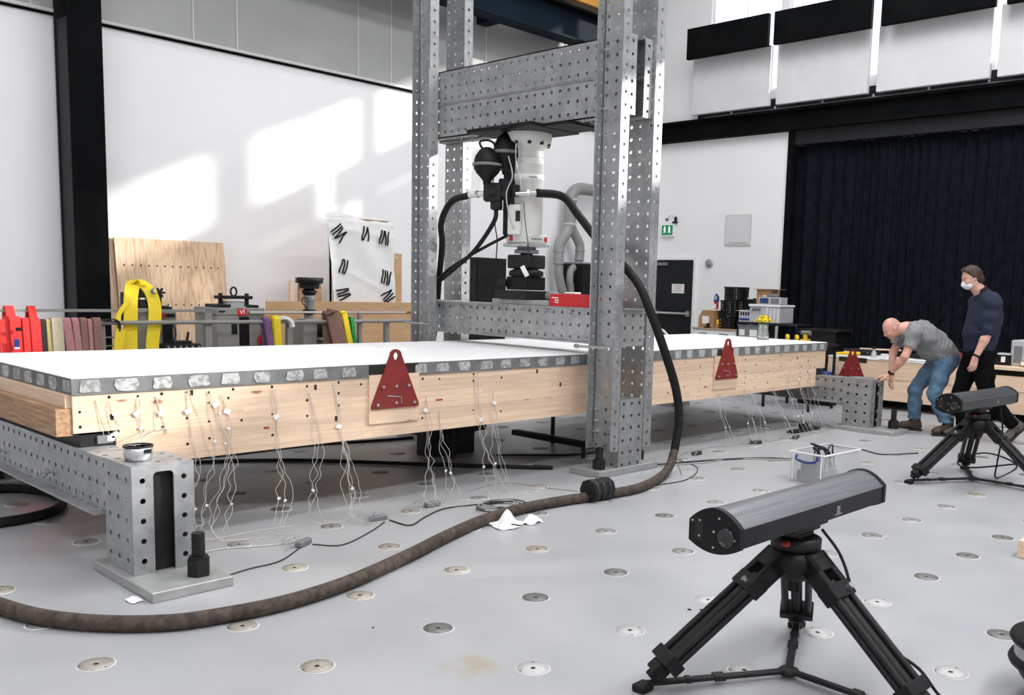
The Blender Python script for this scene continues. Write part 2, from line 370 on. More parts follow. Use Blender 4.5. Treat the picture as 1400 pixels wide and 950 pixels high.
# ================================================================ THE HALL
XB, YL = 12.5, 8.5
fl = tag(obj('floor', MB().box(-9, -9, -.25, 13.2, YL+.2, 0), K['floor']), kind='structure')
obj('ceiling', MB().box(-9, -9, 9.0, 13.2, YL+.2, 9.2), K['wall'])['kind'] = 'structure'
wl = tag(obj('wall_left', MB().box(-9, YL, 0, 13.2, YL+.2, 9.0), K['wall']), kind='structure')
tag(obj('wall_right', MB().box(-9, -9.2, 0, 13.2, -9, 9.0), K['wall']), kind='structure')
tag(obj('wall_front', MB().box(-9.2, -9, 0, -9, YL, 9.0), K['wall']), kind='structure')
# grey cladding panels above the ledge of the left wall, with pale cover strips
xs = [-8.9, -5.4, -3.6, -1.8, -.06, 1.72, 3.5, 4.06, 5.84, 6.4, 8.2, 10.0, 11.4, XB]
for a, b in zip(xs, xs[1:]):
    obj('cladding_panel', MB().box(a+.006, YL-.05, 4.37, b-.006, YL, 8.95), K['clad'], wl, loc=(a, YL-.05, 4.37))
    obj('cover_strip', MB().box(b-.012, YL-.06, 4.37, b+.006, YL-.048, 8.95), K['seam'], wl, loc=(b, YL-.05, 4.37))
obj('ledge', MB().box(-9, YL-.075, 4.335, XB, YL, 4.368), K['seam'], wl)
obj('ledge_gap', MB().box(-9, YL-.03, 4.31, XB, YL, 4.335), K['blacksteel'], wl)
# back wall: plaster left of the curtain, plaster above the beam, clerestory opening between
m = MB().box(XB, 5.46, 0, XB+.2, YL, 4.29).box(XB, 7.2, 4.29, XB+.2, YL, 9.0).box(XB, -9, 4.29, XB+.2, 7.2, 5.0).box(XB, -9, 7.35, XB+.2, 7.2, 9.0)
m.box(XB+.25, -9, 0, XB+.4, 5.46, 4.29)
wb = tag(obj('wall_back', m, K['wall']), kind='structure')
# clerestory windows with frames, between wall piers
piers = [(7.2, 7.2), (5.72, 5.60), (3.88, 3.76), (2.50, 2.20), (.60, .45), (-1.4, -1.55), (-3.4, -3.55), (-5.4, -5.55), (-9, -9)]
n_ = 0
for (a0, a1), (b0, b1) in zip(piers, piers[1:]):
    n_ += 1; y1, y0 = a1, b0
    fr = MB()
    for (p, q, r, s) in ((y0, 5.0, y0+.05, 7.35), (y1-.05, 5.0, y1, 7.35), (y0, 5.0, y1, 5.05), (y0, 7.30, y1, 7.35), ((y0+y1)/2-.009, 5.0, (y0+y1)/2+.009, 7.35)):
        fr.box(XB+.06, p, q, XB+.14, r, s)
    w_ = tag(obj('window_%d' % n_, fr, K['white']), kind='structure')
    obj('pane', MB().box(XB+.095, y0+.05, 5.05, XB+.101, (y0+y1)/2-.009, 7.30), K['pane'], w_); obj('pane', MB().box(XB+.095, (y0+y1)/2+.009, 5.05, XB+.101, y1-.05, 7.30), K['pane'], w_)
    if b0 != b1: obj('wall_pier', MB().box(XB, b1, 5.0, XB+.2, b0, 7.35), K['wall'], wb)
# black beam above the curtain, header and opening frame
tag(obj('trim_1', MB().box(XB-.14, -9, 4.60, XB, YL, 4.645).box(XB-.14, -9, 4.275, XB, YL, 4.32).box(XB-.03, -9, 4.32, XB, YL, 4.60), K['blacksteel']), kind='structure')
tag(obj('panel_shade_strip', MB().box(XB-.02, -9, 4.646, XB, 7.4, 4.86), K['darkgrey']), kind='structure')  # dark strip painting the shadow band below the white acoustic panels
tag(obj('trim_2', MB().box(XB-.02, -9, 4.04, XB+.12, 5.33, 4.275), K['darkgrey']), kind='structure')
tag(obj('trim_3', MB().box(XB-.03, 5.33, 0, XB+.1, 5.46, 4.275), K['blacksteel']), kind='structure')
tag(obj('trim_4', MB().box(XB-.012, 5.46, 0, XB, 5.50, 4.27), K['white']), kind='structure')
# pleated black curtain
cm = MB(); ys = np.arange(5.45, -6.0, -.016); pts = []
rr = random.Random(3); ph = 0.0
for y in ys:
    ph += .016*(40+12*math.sin(y*2.1)+9*math.sin(y*.7+1)); pts.append((XB+.15+.048*(abs(math.sin(ph*.5))**.6*2-1)+.03*math.sin(ph*.17+2), y))
vs = []; nz = 3
for j in range(nz+1):
    z = .03+(4.05-.03)*j/nz
    for i, (x, y) in enumerate(pts): vs.append((XB+.13+(x-XB-.13)*(1.12-.2*j/nz), y, z))
n = len(pts)
cm._add(vs, [(j*n+i, j*n+i+1, (j+1)*n+i+1, (j+1)*n+i) for j in range(nz) for i in range(n-1)], 0, True)
tag(obj('stage_curtain', cm, K['curtain']), 'long black pleated curtain hung across the back wall', 'curtain')

# door in the back wall
d1 = tag(obj('door_1', MB().box(XB-.035, 7.335, .01, XB-.002, 8.28, 2.09), K['darkgrey']), kind='structure')
obj('door_frame', MB().box(XB-.05, 7.285, 0, XB, 7.335, 2.14).box(XB-.05, 8.28, 0, XB, 8.33, 2.14).box(XB-.05, 7.335, 2.09, XB, 8.28, 2.14), K['white'], d1)
obj('panic_bar', MB().cyl((XB-.10, 7.38, 1.08), (XB-.10, 8.2, 1.08), .022, n=10).box(XB-.11, 7.37, 1.03, XB-.035, 7.43, 1.13).box(XB-.11, 8.15, 1.03, XB-.035, 8.21, 1.13), K['steel'], d1)
obj('door_closer', MB().cbox(XB-.09, 7.95, 1.98, XB-.035, 8.2, 2.04), K['greym'], d1)
ds = obj('door_notice', MB().box(XB-.039, 7.54, 1.46, XB-.0355, 7.83, 1.635), K['paper'], d1)
mm = MB()
for i, (z, a, b) in enumerate(((1.605, 7.58, 7.79), (1.575, 7.60, 7.77), (1.545, 7.62, 7.75), (1.505, 7.58, 7.80))): mm.box(XB-.041, a, z-.006, XB-.0391, b, z+.006)
obj('printed_lines', mm, mat('faded_pink_print', (.55, .3, .3), rough=.8), ds)

# ---------------------------------------------------------------- wall-mounted things on the back wall
t = thing('exit_sign', (XB, 7.98, 2.54), 'small green illuminated emergency exit sign above the black door', 'sign')
obj('housing', MB().cbox(XB-.06, 7.83, 2.53, XB, 8.13, 2.76, .006), K['white'], t)
obj('green_panel', MB().box(XB-.064, 7.85, 2.56, XB-.060, 8.11, 2.745), mat('lit_exit_green', (.0, .20, .08), rough=.4, emit=.6), t)
mm = MB()
for yo in (8.04, 7.93):
    mm.cyl((XB-.066, yo, 2.715), (XB-.0642, yo, 2.715), .014, n=10)
    mm.prism([(-.018, 0), (.018, .004), (.026, .05), (.004, .06), (-.022, .05)], (XB-.066, yo, 2.645), (0, -1, 0), (0, 0, 1), -.002)
    mm.prism([(-.02, 0), (-.006, 0), (.008, .045), (-.006, .045)], (XB-.066, yo+.005, 2.60), (0, -1, 0), (0, 0, 1), -.002)
    mm.prism([(.02, 0), (.032, .01), (.01, .05), (-.002, .045)], (XB-.066, yo, 2.60), (0, -1, 0), (0, 0, 1), -.002)
obj('pictogram', mm, mat('lit_pictogram_white', (.85, .9, .86), rough=.4, emit=.8), t)
t = thing('conduit_clamps', (XB, 7.95, 2.80), 'small black fittings on the wall just above the exit sign', 'fitting')
obj('clamp', MB().box(XB-.05, 7.80, 2.80, XB, 7.83, 2.90).box(XB-.05, 7.78, 2.78, XB, 7.88, 2.81), K['black'], t)
obj('bracket', MB().box(XB-.04, 8.02, 2.83, XB, 8.045, 2.88).box(XB-.04, 8.0, 2.85, XB, 8.06, 2.865), K['greym'], t)
obj('wire', MB().tube([(XB-.02, 7.83, 2.9), (XB-.03, 7.93, 2.93), (XB-.02, 8.03, 2.87)], .004, 5, smooth_steps=4), K['wiregr'], t)
t = thing('alarm_sounder', (XB, 7.0, 2.03), 'round pale grey alarm sounder on the white wall right of the door', 'alarm')
obj('base', MB().lathe([(.085, 0), (.085, .02), (.07, .03)], (XB, 7.0, 2.03), (-1, 0, 0), 20), K['greyl'], t)
obj('dome', MB().lathe([(.07, .03), (.062, .05), (.03, .06), (0, .062)], (XB, 7.0, 2.03), (-1, 0, 0), 20), K['duct'], t)
t = thing('wall_hatch', (XB, 6.41, 2.36), 'flat pale grey square access panel high on the white wall', 'panel')
obj('frame', MB().box(XB-.014, 6.13, 2.34, XB, 6.685, 2.90), K['seam'], t)
obj('lid', MB().box(XB-.020, 6.15, 2.37, XB-.0141, 6.665, 2.885), mat('pale_panel', (.66, .66, .675), rough=.6), t)
obj('lip', MB().box(XB-.03, 6.2, 2.40, XB-.0201, 6.6, 2.412), K['seam'], t)
# acoustic panels: a row of white ones and, standing further out, a row of black ones
mat_panel = mat('off_white_acoustic_felt', (.64, .635, .645), (.68, .675, .685), 3, .9)
wy = [(5.75, 7.37), (3.95, 5.61), (2.06, 3.80), (.18, 1.95), (-1.7, .05), (-3.55, -1.83), (-5.4, -3.68), (-7.25, -5.53), (-8.95, -7.38)]  # last four are out of view, added to keep sun off the beam
by_ = [(5.66, 7.34), (3.82, 5.55), (1.95, 3.66), (.05, 1.80), (-1.8, -.08), (-3.65, -1.9), (-5.5, -3.75), (-7.35, -5.6), (-8.95, -7.45)]  # last four likewise unseen, added as sun blockers
nm = ['first from the door end', 'second from the door end', 'third from the door end', 'fourth from the door end', 'fifth from the door end', 'unseen sun blocker, sixth', 'unseen sun blocker, seventh', 'unseen sun blocker, eighth', 'unseen sun blocker, ninth']
for i, (a, b) in enumerate(wy):
    t = thing('acoustic_panel', (12.3, (a+b)/2, 4.70), 'white acoustic panel below the clerestory, ' + nm[i] + ' of the lower row', 'panel', 'white acoustic panels on the back wall')
    obj('board', MB().cbox(12.24, a, 4.70, 12.32, b, 5.70, .006), mat_panel, t)
    obj('bracket', MB().box(12.32, a+.2, 4.75, XB-.004, a+.25, 4.80), K['greym'], t); obj('bracket', MB().box(12.32, b-.25, 4.75, XB-.004, b-.2, 4.80), K['greym'], t)
for i, (a, b) in enumerate(by_):
    t = thing('acoustic_panel', (12.0, (a+b)/2, 5.62), 'black acoustic panel under the bright windows, ' + nm[i] + ' of the upper row', 'panel', 'black acoustic panels on the back wall')
    obj('board', MB().cbox(11.97, a, 5.62, 12.05, b, 6.15, .006), K['blacksteel'], t)
    obj('bracket', MB().box(12.05, a+.2, 5.702, 12.32, a+.25, 5.73), K['greym'], t); obj('bracket', MB().box(12.05, b-.25, 5.702, 12.32, b-.2, 5.73), K['greym'], t)
t = thing('cable_tray', (XB, 3, 4.65), 'thin grey cable tray with hangers along the top of the black beam', 'cable tray')
obj('tray', MB().box(12.40, -8, 4.655, 12.47, 7.2, 4.672), K['greym'], t)
for k in range(9): obj('hanger', MB().box(12.40, 6.6-k*.9, 4.672, 12.42, 6.63-k*.9, 4.71), K['greyl'], t)

# ---------------------------------------------------------------- crane and steel column
t = thing('crane_runway', (2, 7.9, 5.5), 'dark blue crane runway beam running high along the left wall', 'beam')
obj('bottom_flange', MB().box(-8, 7.72, 5.51, 10.6, 8.05, 5.54), K['craneblue'], t)
obj('web', MB().box(-8, 7.87, 5.54, 10.6, 7.90, 6.0), K['craneblue'], t)
obj('top_flange', MB().box(-8, 7.72, 6.0, 10.6, 8.05, 6.03), K['blacksteel'], t)
obj('rail', MB().box(-8, 7.85, 6.03, 10.6, 7.92, 6.09), K['blackm'], t)
for k in range(4): obj('wall_bracket', MB().box(-4+k*4.0, 8.0, 5.54, -3.8+k*4.0, 8.45, 6.0), K['craneblue'], t)
t = thing('crane_carriage', (10.5, 7.9, 6.09), 'yellow travelling crane carriage on the runway beam behind the frame', 'crane')
obj('carriage_beam', MB().cbox(8.9, 7.76, 6.14, 10.6, 8.02, 6.62, .01), K['craneyel'], t)
for x in (9.3, 10.3): obj('wheel', MB().cyl((x, 7.83, 6.17), (x, 7.95, 6.17), .08), K['blackm'], t)
obj('buffer', MB().cyl((8.9, 7.88, 6.3), (8.8, 7.88, 6.3), .06), K['rubber'], t)
t = thing('steel_column', (2.1, 8.25, 0), 'tall black steel column standing against the left wall', 'column')
obj('flange', MB().box(1.935, 8.03, 0, 2.285, 8.055, 9), K['blacksteel'], t)
obj('web', MB().box(2.10, 8.055, 0, 2.12, 8.42, 9), K['darkgrey'], t)
obj('flange', MB().box(1.935, 8.42, 0, 2.285, 8.44, 9), K['darkgrey'], t)
obj('side_plate', MB().box(1.95, 8.06, 0, 1.965, 8.42, 4.25), K['darkgrey'], t)

# ---------------------------------------------------------------- floor cover discs (strong-floor anchor points, 0.6 m grid)
def disc_mesh(name, m_):
    b = MB(); n = 20
    b.lathe([(.072, .0006), (.072, .0016), (.066, .0022)], n=n, m=0)
    b.lathe([(.0655, .0024), (.0655, .0042), (.012, .0042), (.010, .0036), (0, .0034)], n=n, m=1)
    b.lathe([(.0105, .0043), (.0085, .0046), (0, .0046)], n=8, m=2)
    for a in (0.5, 2.6): b.box(.058*math.cos(a)-.004, .058*math.sin(a)-.004, .0042, .058*math.cos(a)+.004, .058*math.sin(a)+.004, .0045, 2)
    return b.mesh(name, [K['discring'], m_, K['plug']])
DM = {k: disc_mesh('anchor_disc_'+k, K['disc'+k]) for k in ('grey', 'tan', 'dark', 'pale')}
special = {(-1, 1): 'tan', (0, 0): 'tan', (-1, 2): 'dark', (0, 1): 'tan', (1, 1): 'tan', (1, 0): 'dark', (2, 0): 'dark', (3, 0): 'dark', (2, 1): 'tan', (3, 1): 'tan',
           (1, 2): 'tan', (2, 2): 'tan', (1, -1): 'pale', (2, -2): 'pale', (3, -3): 'pale', (3, -2): 'pale', (4, -2): 'pale', (2, -1): 'pale', (3, -1): 'pale', (5, -2): 'dark', (6, -2): 'dark', (4, -3): 'dark'}
MI = M3.inverted()
def seen(p, mar=60):
    q = MI @ (Vector(p)-CAMLOC)
    if q.z > -.3: return False
    x = 805.5-FPX*q.x/q.z; y = 548+FPX*q.y/q.z
    return -mar < x < 1400+mar and 380 < y < 950+mar
for u in range(-4, 20):
    for v in range(-8, 12):
        x, y = u*.6, v*.6
        if x > 12 or y > 6 or not seen((x, y, 0)): continue
        if -.25 < x < .32 and (1.05 < y < 1.95): continue
        k = special.get((u, v)) or random.choice(['grey', 'grey', 'dark', 'grey', 'tan'])
        o = link('anchor_disc', DM[k], fl, (x, y, 0)); o.rotation_euler = (0, 0, random.random()*6)

# ================================================================ REACTION FRAME
def hc(W, p, mar=.022):
    n = max(1, int((W-2*mar)/p+1e-6)+1); o = (W-(n-1)*p)/2
    return [o+p*i for i in range(n)]
X_, Y_, Z_ = (1, 0, 0), (0, 1, 0), (0, 0, 1); NX, NY = (-1, 0, 0), (0, -1, 0)
def pf(m, face, a0, b0, a1, b1, at, p=.1, r=.0145, th=.010, pv=None, mat_=0, skip=None, mar=.022):
    """perforated plate; face '-x','+x','-y','+y' (a along y or x, b = z), '+z' (a = x, b = y)"""
    W, H = a1-a0, b1-b0; us = hc(W, p, mar); vs = hc(H, pv or p, mar)
    if face == '-x': m.perf((at, a1, b0), NY, Z_, W, H, us, vs, r, th, mat_, skip)
    if face == '+x': m.perf((at, a0, b0), Y_, Z_, W, H, us, vs, r, th, mat_, skip)
    if face == '-y': m.perf((a0, at, b0), X_, Z_, W, H, us, vs, r, th, mat_, skip)
    if face == '+y': m.perf((a1, at, b0), NX, Z_, W, H, us, vs, r, th, mat_, skip)
    if face == '+z': m.perf((a0, b0, at), X_, Y_, W, H, us, vs, r, th, mat_, skip)
    return m
G = K['galv']
fr = thing('test_frame', (3.95, 3.0, 0), 'tall perforated galvanised steel reaction frame straddling the timber slab', 'frame')
ZT = 4.75
for y0 in (1.697, 4.062):
    y1 = y0+.27
    m = MB(); pf(m, '-x', y0+.012, .2, y1-.012, ZT, 3.780); pf(m, '-y', 3.690, .2, 3.790, ZT, y0, th=.012); pf(m, '-y', 3.690, .2, 3.790, ZT, y1-.012, th=.012)
    obj('post', m, G, fr)
    m = MB(); pf(m, '-x', y0+.012, .2, y1-.012, ZT, 4.100); pf(m, '-y', 4.100, .2, 4.205, ZT, y0, th=.012); pf(m, '-y', 4.100, .2, 4.205, ZT, y1-.012, th=.012)
    obj('post', m, G, fr)
    obj('edge_strip', MB().box(3.766, y1-.034, .2, 3.780, y1-.024, ZT), K['zinc'], fr)
    # base plate with pedestal in the gap and floor anchors
    obj('base_plate', MB().cbox(3.567, y0-.003, 0, 4.315, y1+.06, .058, .004), K['galvd'], fr)
    m = MB(); pf(m, '-y', 3.797, .058, 4.094, .605, y0+.002); pf(m, '+y', 3.797, .058, 4.094, .605, y1-.02)
    pf(m, '-x', y0+.012, .058, y1-.03, .605, 3.797); pf(m, '+x', y0+.012, .058, y1-.03, .605, 4.094); m.box(3.797, y0+.002, .605, 4.094, y1-.02, .615)
    obj('pedestal', m, G, fr)
    for x, y in ((3.655, y0+.085), (4.255, y0+.17)):
        m = MB().cyl((x, y, .058), (x, y, .135), .052, n=6, sm=False).cyl((x, y, .135), (x, y, .15), .038).cyl((x, y, .15), (x, y, .235), .030)
        obj('anchor_bolt', m, K['blackm'], fr)
    # end plates of the lower beam between the posts
    for xb, dx in ((3.797, .30), ):
        m = MB(); pf(m, '-y', 3.80, 1.05, 4.09, 1.345, y0+.02); m.box(3.80, y0-.02, 1.345, 4.09, y0+.2, 1.353)
        obj('beam_end_plate', m, K['galvd'], fr)
# crosshead: two stacked perforated box beams with slotted ends
for z0, z1 in ((2.872, 3.176), (3.176, 3.480)):
    m = MB(); pf(m, '-x', 1.73, z0, 4.30, z1, 3.797); pf(m, '+x', 1.73, z0, 4.30, z1, 4.094)
    for zz in (z0, z1-.010): m.box(3.797, 1.73, zz, 3.90, 4.30, zz+.010); m.box(3.99, 1.73, zz, 4.094, 4.30, zz+.010)
    for a, b in ((3.797, 3.895), (3.996, 4.094)):
        pf(m, '-y', a, z0, b, z1, 1.728); pf(m, '+y', a, z0, b, z1, 4.302)
    obj('crosshead_beam', m, G, fr)
obj('seam_weld', MB().box(3.7955, 1.73, 3.170, 3.7968, 4.30, 3.182), G, fr)
m = MB(); pf(m, '-y', 3.675, 2.76, 3.785, 3.49, 4.056, p=.12); obj('side_bracket', m, K['galvd'], fr)
# lower beam
m = MB(); pf(m, '-x', 1.98, 1.06, 4.05, 1.335, 3.84); pf(m, '+x', 1.98, 1.06, 4.05, 1.335, 4.06)
for zz in (1.05, 1.335): m.box(3.797, 1.98, zz, 3.90, 4.05, zz+.010); m.box(3.99, 1.98, zz, 4.094, 4.05, zz+.010)
obj('lower_beam', m, G, fr)
m = MB()
for y, z in ((3.75, 1.31), (3.32, 1.31), (3.72, 1.2), (2.9, 1.30), (2.6, 1.31), (2.3, 1.31), (3.4, 1.08), (2.1, 1.08)): m.bolt((3.84, y, z), NX, .014, .016); m.cyl((3.824, y, z), (3.806, y, z), .007, n=8)
obj('beam_bolts', m, K['zinc'], fr)
m = MB()
for z in (.34, .43, .52, 3.37, 2.92): m.bolt((3.78, 1.93, z), NX, .017, .02); m.cyl((3.76, 1.93, z), (3.745, 1.93, z), .009, n=8)
for z in (3.37, 2.92, 3.1): m.bolt((3.78, 4.2, z), NX, .017, .02)
obj('post_bolts', m, K['zinc'], fr)
obj('tie_rod', MB().cyl((3.60, 1.68, 1.043), (3.60, 2.04, 1.043), .010, n=10).cyl((3.60, 2.0, 1.043), (3.60, 2.03, 1.043), .018, n=6, sm=False), K['zinc'], fr)
obj('tie_rod', MB().cyl((3.68, 4.05, 1.12), (3.68, 4.40, 1.12), .010, n=10), K['zinc'], fr)
m = MB()
for x in (3.84, 3.90, 4.0, 4.05):
    m.bolt((x, 2.35, 2.872), (0, 0, -1), .013, .012); m.bolt((x, 3.7, 2.872), (0, 0, -1), .013, .012); m.bolt((x, 3.85, 2.872), (0, 0, -1), .013, .012); m.bolt((x, 2.2, 2.872), (0, 0, -1), .013, .012)
obj('soffit_bolts', m, K['zinc'], fr)

# ================================================================ SUPPORT STOOLS
def stool(X0, label):
    s = thing('support_stool', (X0+.15, 3.0, 0), label, 'stool', 'perforated steel support stools')
    for side in (0, 1):
        fy = (lambda y: y) if side == 0 else (lambda y: 6.02-y)
        def P(m, face, a0, b0, a1, b1, at, **k):
            if side and face in '-x+x+z':
                if face == '+z': a, b = fy(b1), fy(b0); return pf(m, face, a0, a, a1, b, at, **k)
                return pf(m, face, fy(a1), b0, fy(a0), b1, at, **k)
            if side: return pf(m, '+y' if face == '-y' else '-y', a0, b0, a1, b1, fy(at), **k)
            return pf(m, face, a0, b0, a1, b1, at, **k)
        ya, yb = sorted((fy(1.14), fy(1.86)))
        obj('base_plate', MB().cbox(X0-.04, ya, 0, X0+.355, yb, .05, .004), K['galvd'], s)
        m = MB(); P(m, '-x', 1.45, .05, 1.775, .585, X0, p=.106, pv=.1); obj('side_plate', m, G, s); m = MB(); P(m, '+x', 1.45, .05, 1.775, .585, X0+.304, p=.106, pv=.1)
        obj('side_plate', m, G, s)
        m = MB(); P(m, '-y', X0, .05, X0+.102, .585, 1.44, pv=.1, r=.0145); P(m, '-y', X0+.202, .05, X0+.304, .585, 1.44, pv=.1, r=.0145)
        y_a, y_b = sorted((fy(1.44), fy(1.45))); m.box(X0+.102, y_a, .555, X0+.202, y_b, .585)
        for sx, xx in ((1, X0+.102), (-1, X0+.202)):
            q = [(0, 0)]+[(sx*.022*(1-math.sin(t)), -.022*(1-math.cos(t))) for t in (0, .4, .8, 1.2, PI/2)]
            m.prism([(p[0], p[1]) for p in q] if sx < 0 else [(p[0], p[1]) for p in q[::-1]], (xx, y_b, .555), X_, Z_, .01)
        obj('end_flange', m, G, s)
        m = MB(); P(m, '+z', X0, 1.44, X0+.304, 1.78, .592, p=.11, pv=.1, th=.007); obj('top_plate', m, G, s)
        ya_, yb_ = sorted((fy(1.475), fy(1.77))); obj('slot_shade_block', MB().box(X0+.085, ya_, .05, X0+.23, yb_, .575), K['blackm'], s)  # black block standing in for the shade inside the end slot
        x, y = X0+.24, fy(1.27)
        m = MB().cyl((x, y, .05), (x, y, .135), .056, n=6, sm=False).cyl((x, y, .135), (x, y, .148), .045)
        for k in range(9): m.lathe([(.029, 0), (.033, .006), (.029, .0125)], (x, y, .148+k*.0125), n=14)
        m.cyl((x, y, .2605), (x, y, .264), .029)
        obj('anchor_bolt', m, K['blackm'], s)
    m = MB(); pf(m, '-x', 1.78, .312, 4.24, .575, X0+.012); pf(m, '+x', 1.78, .312, 4.24, .575, X0+.17)
    pf(m, '+z', X0-.055, 1.78, X0+.06, 4.24, .312, th=.012, r=.012); m.box(X0+.12, 1.78, .300, X0+.19, 4.24, .312)
    obj('cross_beam', m, G, s)
    m = MB(); pf(m, '+z', X0, 1.782, X0+.182, 4.238, .588, p=.11, th=.012); obj('beam_top_plate', m, G, s)
    for y in (2.55, 3.4):
        obj('clamp_bolt', MB().cyl((X0-.06, y, .40), (X0+.012, y, .40), .012, n=10).bolt((X0-.02, y, .40), NX, .024, .02).bolt((X0+.012, y, .40), NX, .028, .012), K['zinc'], s)
    return s
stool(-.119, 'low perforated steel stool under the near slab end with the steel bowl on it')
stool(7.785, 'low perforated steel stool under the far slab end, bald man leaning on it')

# ================================================================ TIMBER-CONCRETE FLOOR SPECIMEN
sp = thing('floor_specimen', (3.93, 3.0, .46), 'long white-topped concrete and timber floor slab with pale glulam side on steel stools', 'floor slab')
XL, XR, YF, YB = -.14, 8.0, 2.125, 3.95
for a, b in ((XL, 3.826), (3.834, XR)):
    p = obj('concrete_slab', MB().box(a, YF, .872, b, YB, .957), K['conc'], sp)
    obj('white_surface', MB().cbox(a, YF, .957, b, YB, .964, .002), K['whitetop'], p)
rr = random.Random(11)
def lam(x0, x1, z0, z1, y0, y1, mt=K['timber']):
    obj('lamella', MB().cbox(x0, y0, z0, x1, y1, z1, .0014), mt, sp, loc=((x0+x1)/2, (y0+y1)/2, (z0+z1)/2))
for y0, y1, segs in ((2.137, 2.36, True), (2.92, 3.10, False), (3.72, 3.94, False)):
    nz = 10; dz = (.872-.460)/nz
    for i in range(nz):
        z0 = .460+i*dz; z1 = z0+dz
        a, b = (-.135, 7.99) if z0 > .645 else (.078, 7.795)
        if segs:
            cuts = [a]; x = a+rr.uniform(.9, 2.4)
            while x < b-.7: cuts.append(x); x += rr.uniform(1.3, 2.6)
            cuts.append(b)
            for c, d in zip(cuts, cuts[1:]): lam(c, d, z0, z1, y0, y1)
        elif i % 5 == 0: lam(a, b, z0, z0+5*dz, y0, y1)
# end timbers across the slab ends
lam(-.165, -.1351, .800, .872, 2.155, YB-.02, K['timbery'])
for y0, y1 in ((2.145, 2.75), (2.752, 3.35), (3.352, 3.93)): lam(-.215, -.1351, .655, .799, y0, y1, K['timberend'])
lam(7.9905, 8.03, .66, .872, 2.155, YB-.02, K['timbery'])
obj('bearing_bar', MB().box(-.10, 2.14, .588, .072, 3.93, .654), K['blackm'], sp); obj('bearing_bar', MB().box(7.80, 2.14, .588, 7.95, 3.93, .654), K['blackm'], sp)
obj('bearing_shim', MB().cbox(-.02, 2.128, .60, .062, 2.14, .645, .003), K['greym'], sp)
# mortar patches along the slab edge
def patch_mesh(k, neat):
    r = random.Random(40+k); n = 12; W, H = (.058, .036) if not neat else (.05, .038); P = []
    if neat: P = [(-W*.8, -H), (W*.8, -H), (W*1.0, H*.9), (-W*1.0, H)]
    else:
        for i in range(n):
            a = 2*PI*i/n; c, s = math.cos(a), math.sin(a); e = .45
            P.append((W*abs(c)**e*(1 if c > 0 else -1)*r.uniform(.85, 1.12), H*abs(s)**e*(1 if s > 0 else -1)*r.uniform(.86, 1.06)))
    m = MB(); m.prism(P, (0, 0, 0), X_, Z_, .004)
    return m.mesh('mortar_patch_shape', K['puttyn' if neat else 'putty'])
PM = [patch_mesh(k, False) for k in range(4)]; PN = [patch_mesh(8, True), patch_mesh(9, True)]
for i in range(41):
    x = -.055+i*.1985
    if 1.66 < x < 2.12: continue
    me = PN[i % 2] if i > 21 else PM[i % 4]
    o = link('mortar_patch', me, sp, Vector((x+rr.uniform(-.012, .012), YF+.0002, .9145))-world_loc(sp)); o.scale = (rr.uniform(.9, 1.12), 1, rr.uniform(.92, 1.0))
for i in range(9):
    o = link('mortar_patch', PM[i % 4], sp, Vector((XL+.0002, 2.19+i*.2, .9145))-world_loc(sp)); o.rotation_euler = (0, 0, -PI/2)
# dark dowel holes, slots and gauge tabs on the glulam face
m = MB(); m2 = MB(); m3 = MB()
for x, z in ((.05, .85), (.20, .845), (.33, .85), (.47, .85), (.60, .84), (.75, .85), (1.0, .85), (1.24, .84), (1.47, .85), (1.64, .83), (2.15, .84), (2.3, .83), (2.62, .85), (2.62, .80), (2.9, .81), (-.1, .78), (-.1, .70), (.09, .66), (.33, .66), (.60, .78), (.60, .67), (.72, .80), (.8, .66), (1.0, .68), (1.24, .65), (1.24, .75), (1.47, .78), (1.47, .70), (1.47, .56), (1.0, .55), (.6, .57), (.47, .70), (.47, .55), (.2, .55), (2.15, .56), (2.62, .58), (2.9, .55)) + tuple((x, z+.02*((k*7) % 5-2)) for k, x in enumerate((4.7, 5.0, 5.25, 5.5, 6.3, 6.5, 6.75, 7.0, 7.2, 7.45, 7.6, 7.75)) for z in (.80, .68, .56)):
    m.cyl((x, 2.1368, z), (x, 2.1355, z), rr.uniform(.006, .0095), n=8)
for x, z in ((.50, .845), (1.30, .83), (.06, .74), (1.98, .83), (3.28, .84), (3.55, .72), (1.45, .615), (7.35, .80), (6.05, .62)): m2.box(x-.009, 2.1352, z-.016, x+.009, 2.1368, z+.016)
for x, z, wv in ((1.72, .85, .02), (2.30, .68, .03), (.96, .60, .018), (5.6, .58, .02)): m3.box(x-wv, 2.1350, z-.006, x+wv, 2.1369, z+.006)
h = obj('dowel_hole', m, K['plug'], sp); h['kind'] = 'stuff'
h = obj('dark_slot', m2, K['plug'], sp); h['kind'] = 'stuff'
h = obj('red_mark', m3, mat('red_crayon', (.35, .05, .03), rough=.8), sp); h['kind'] = 'stuff'
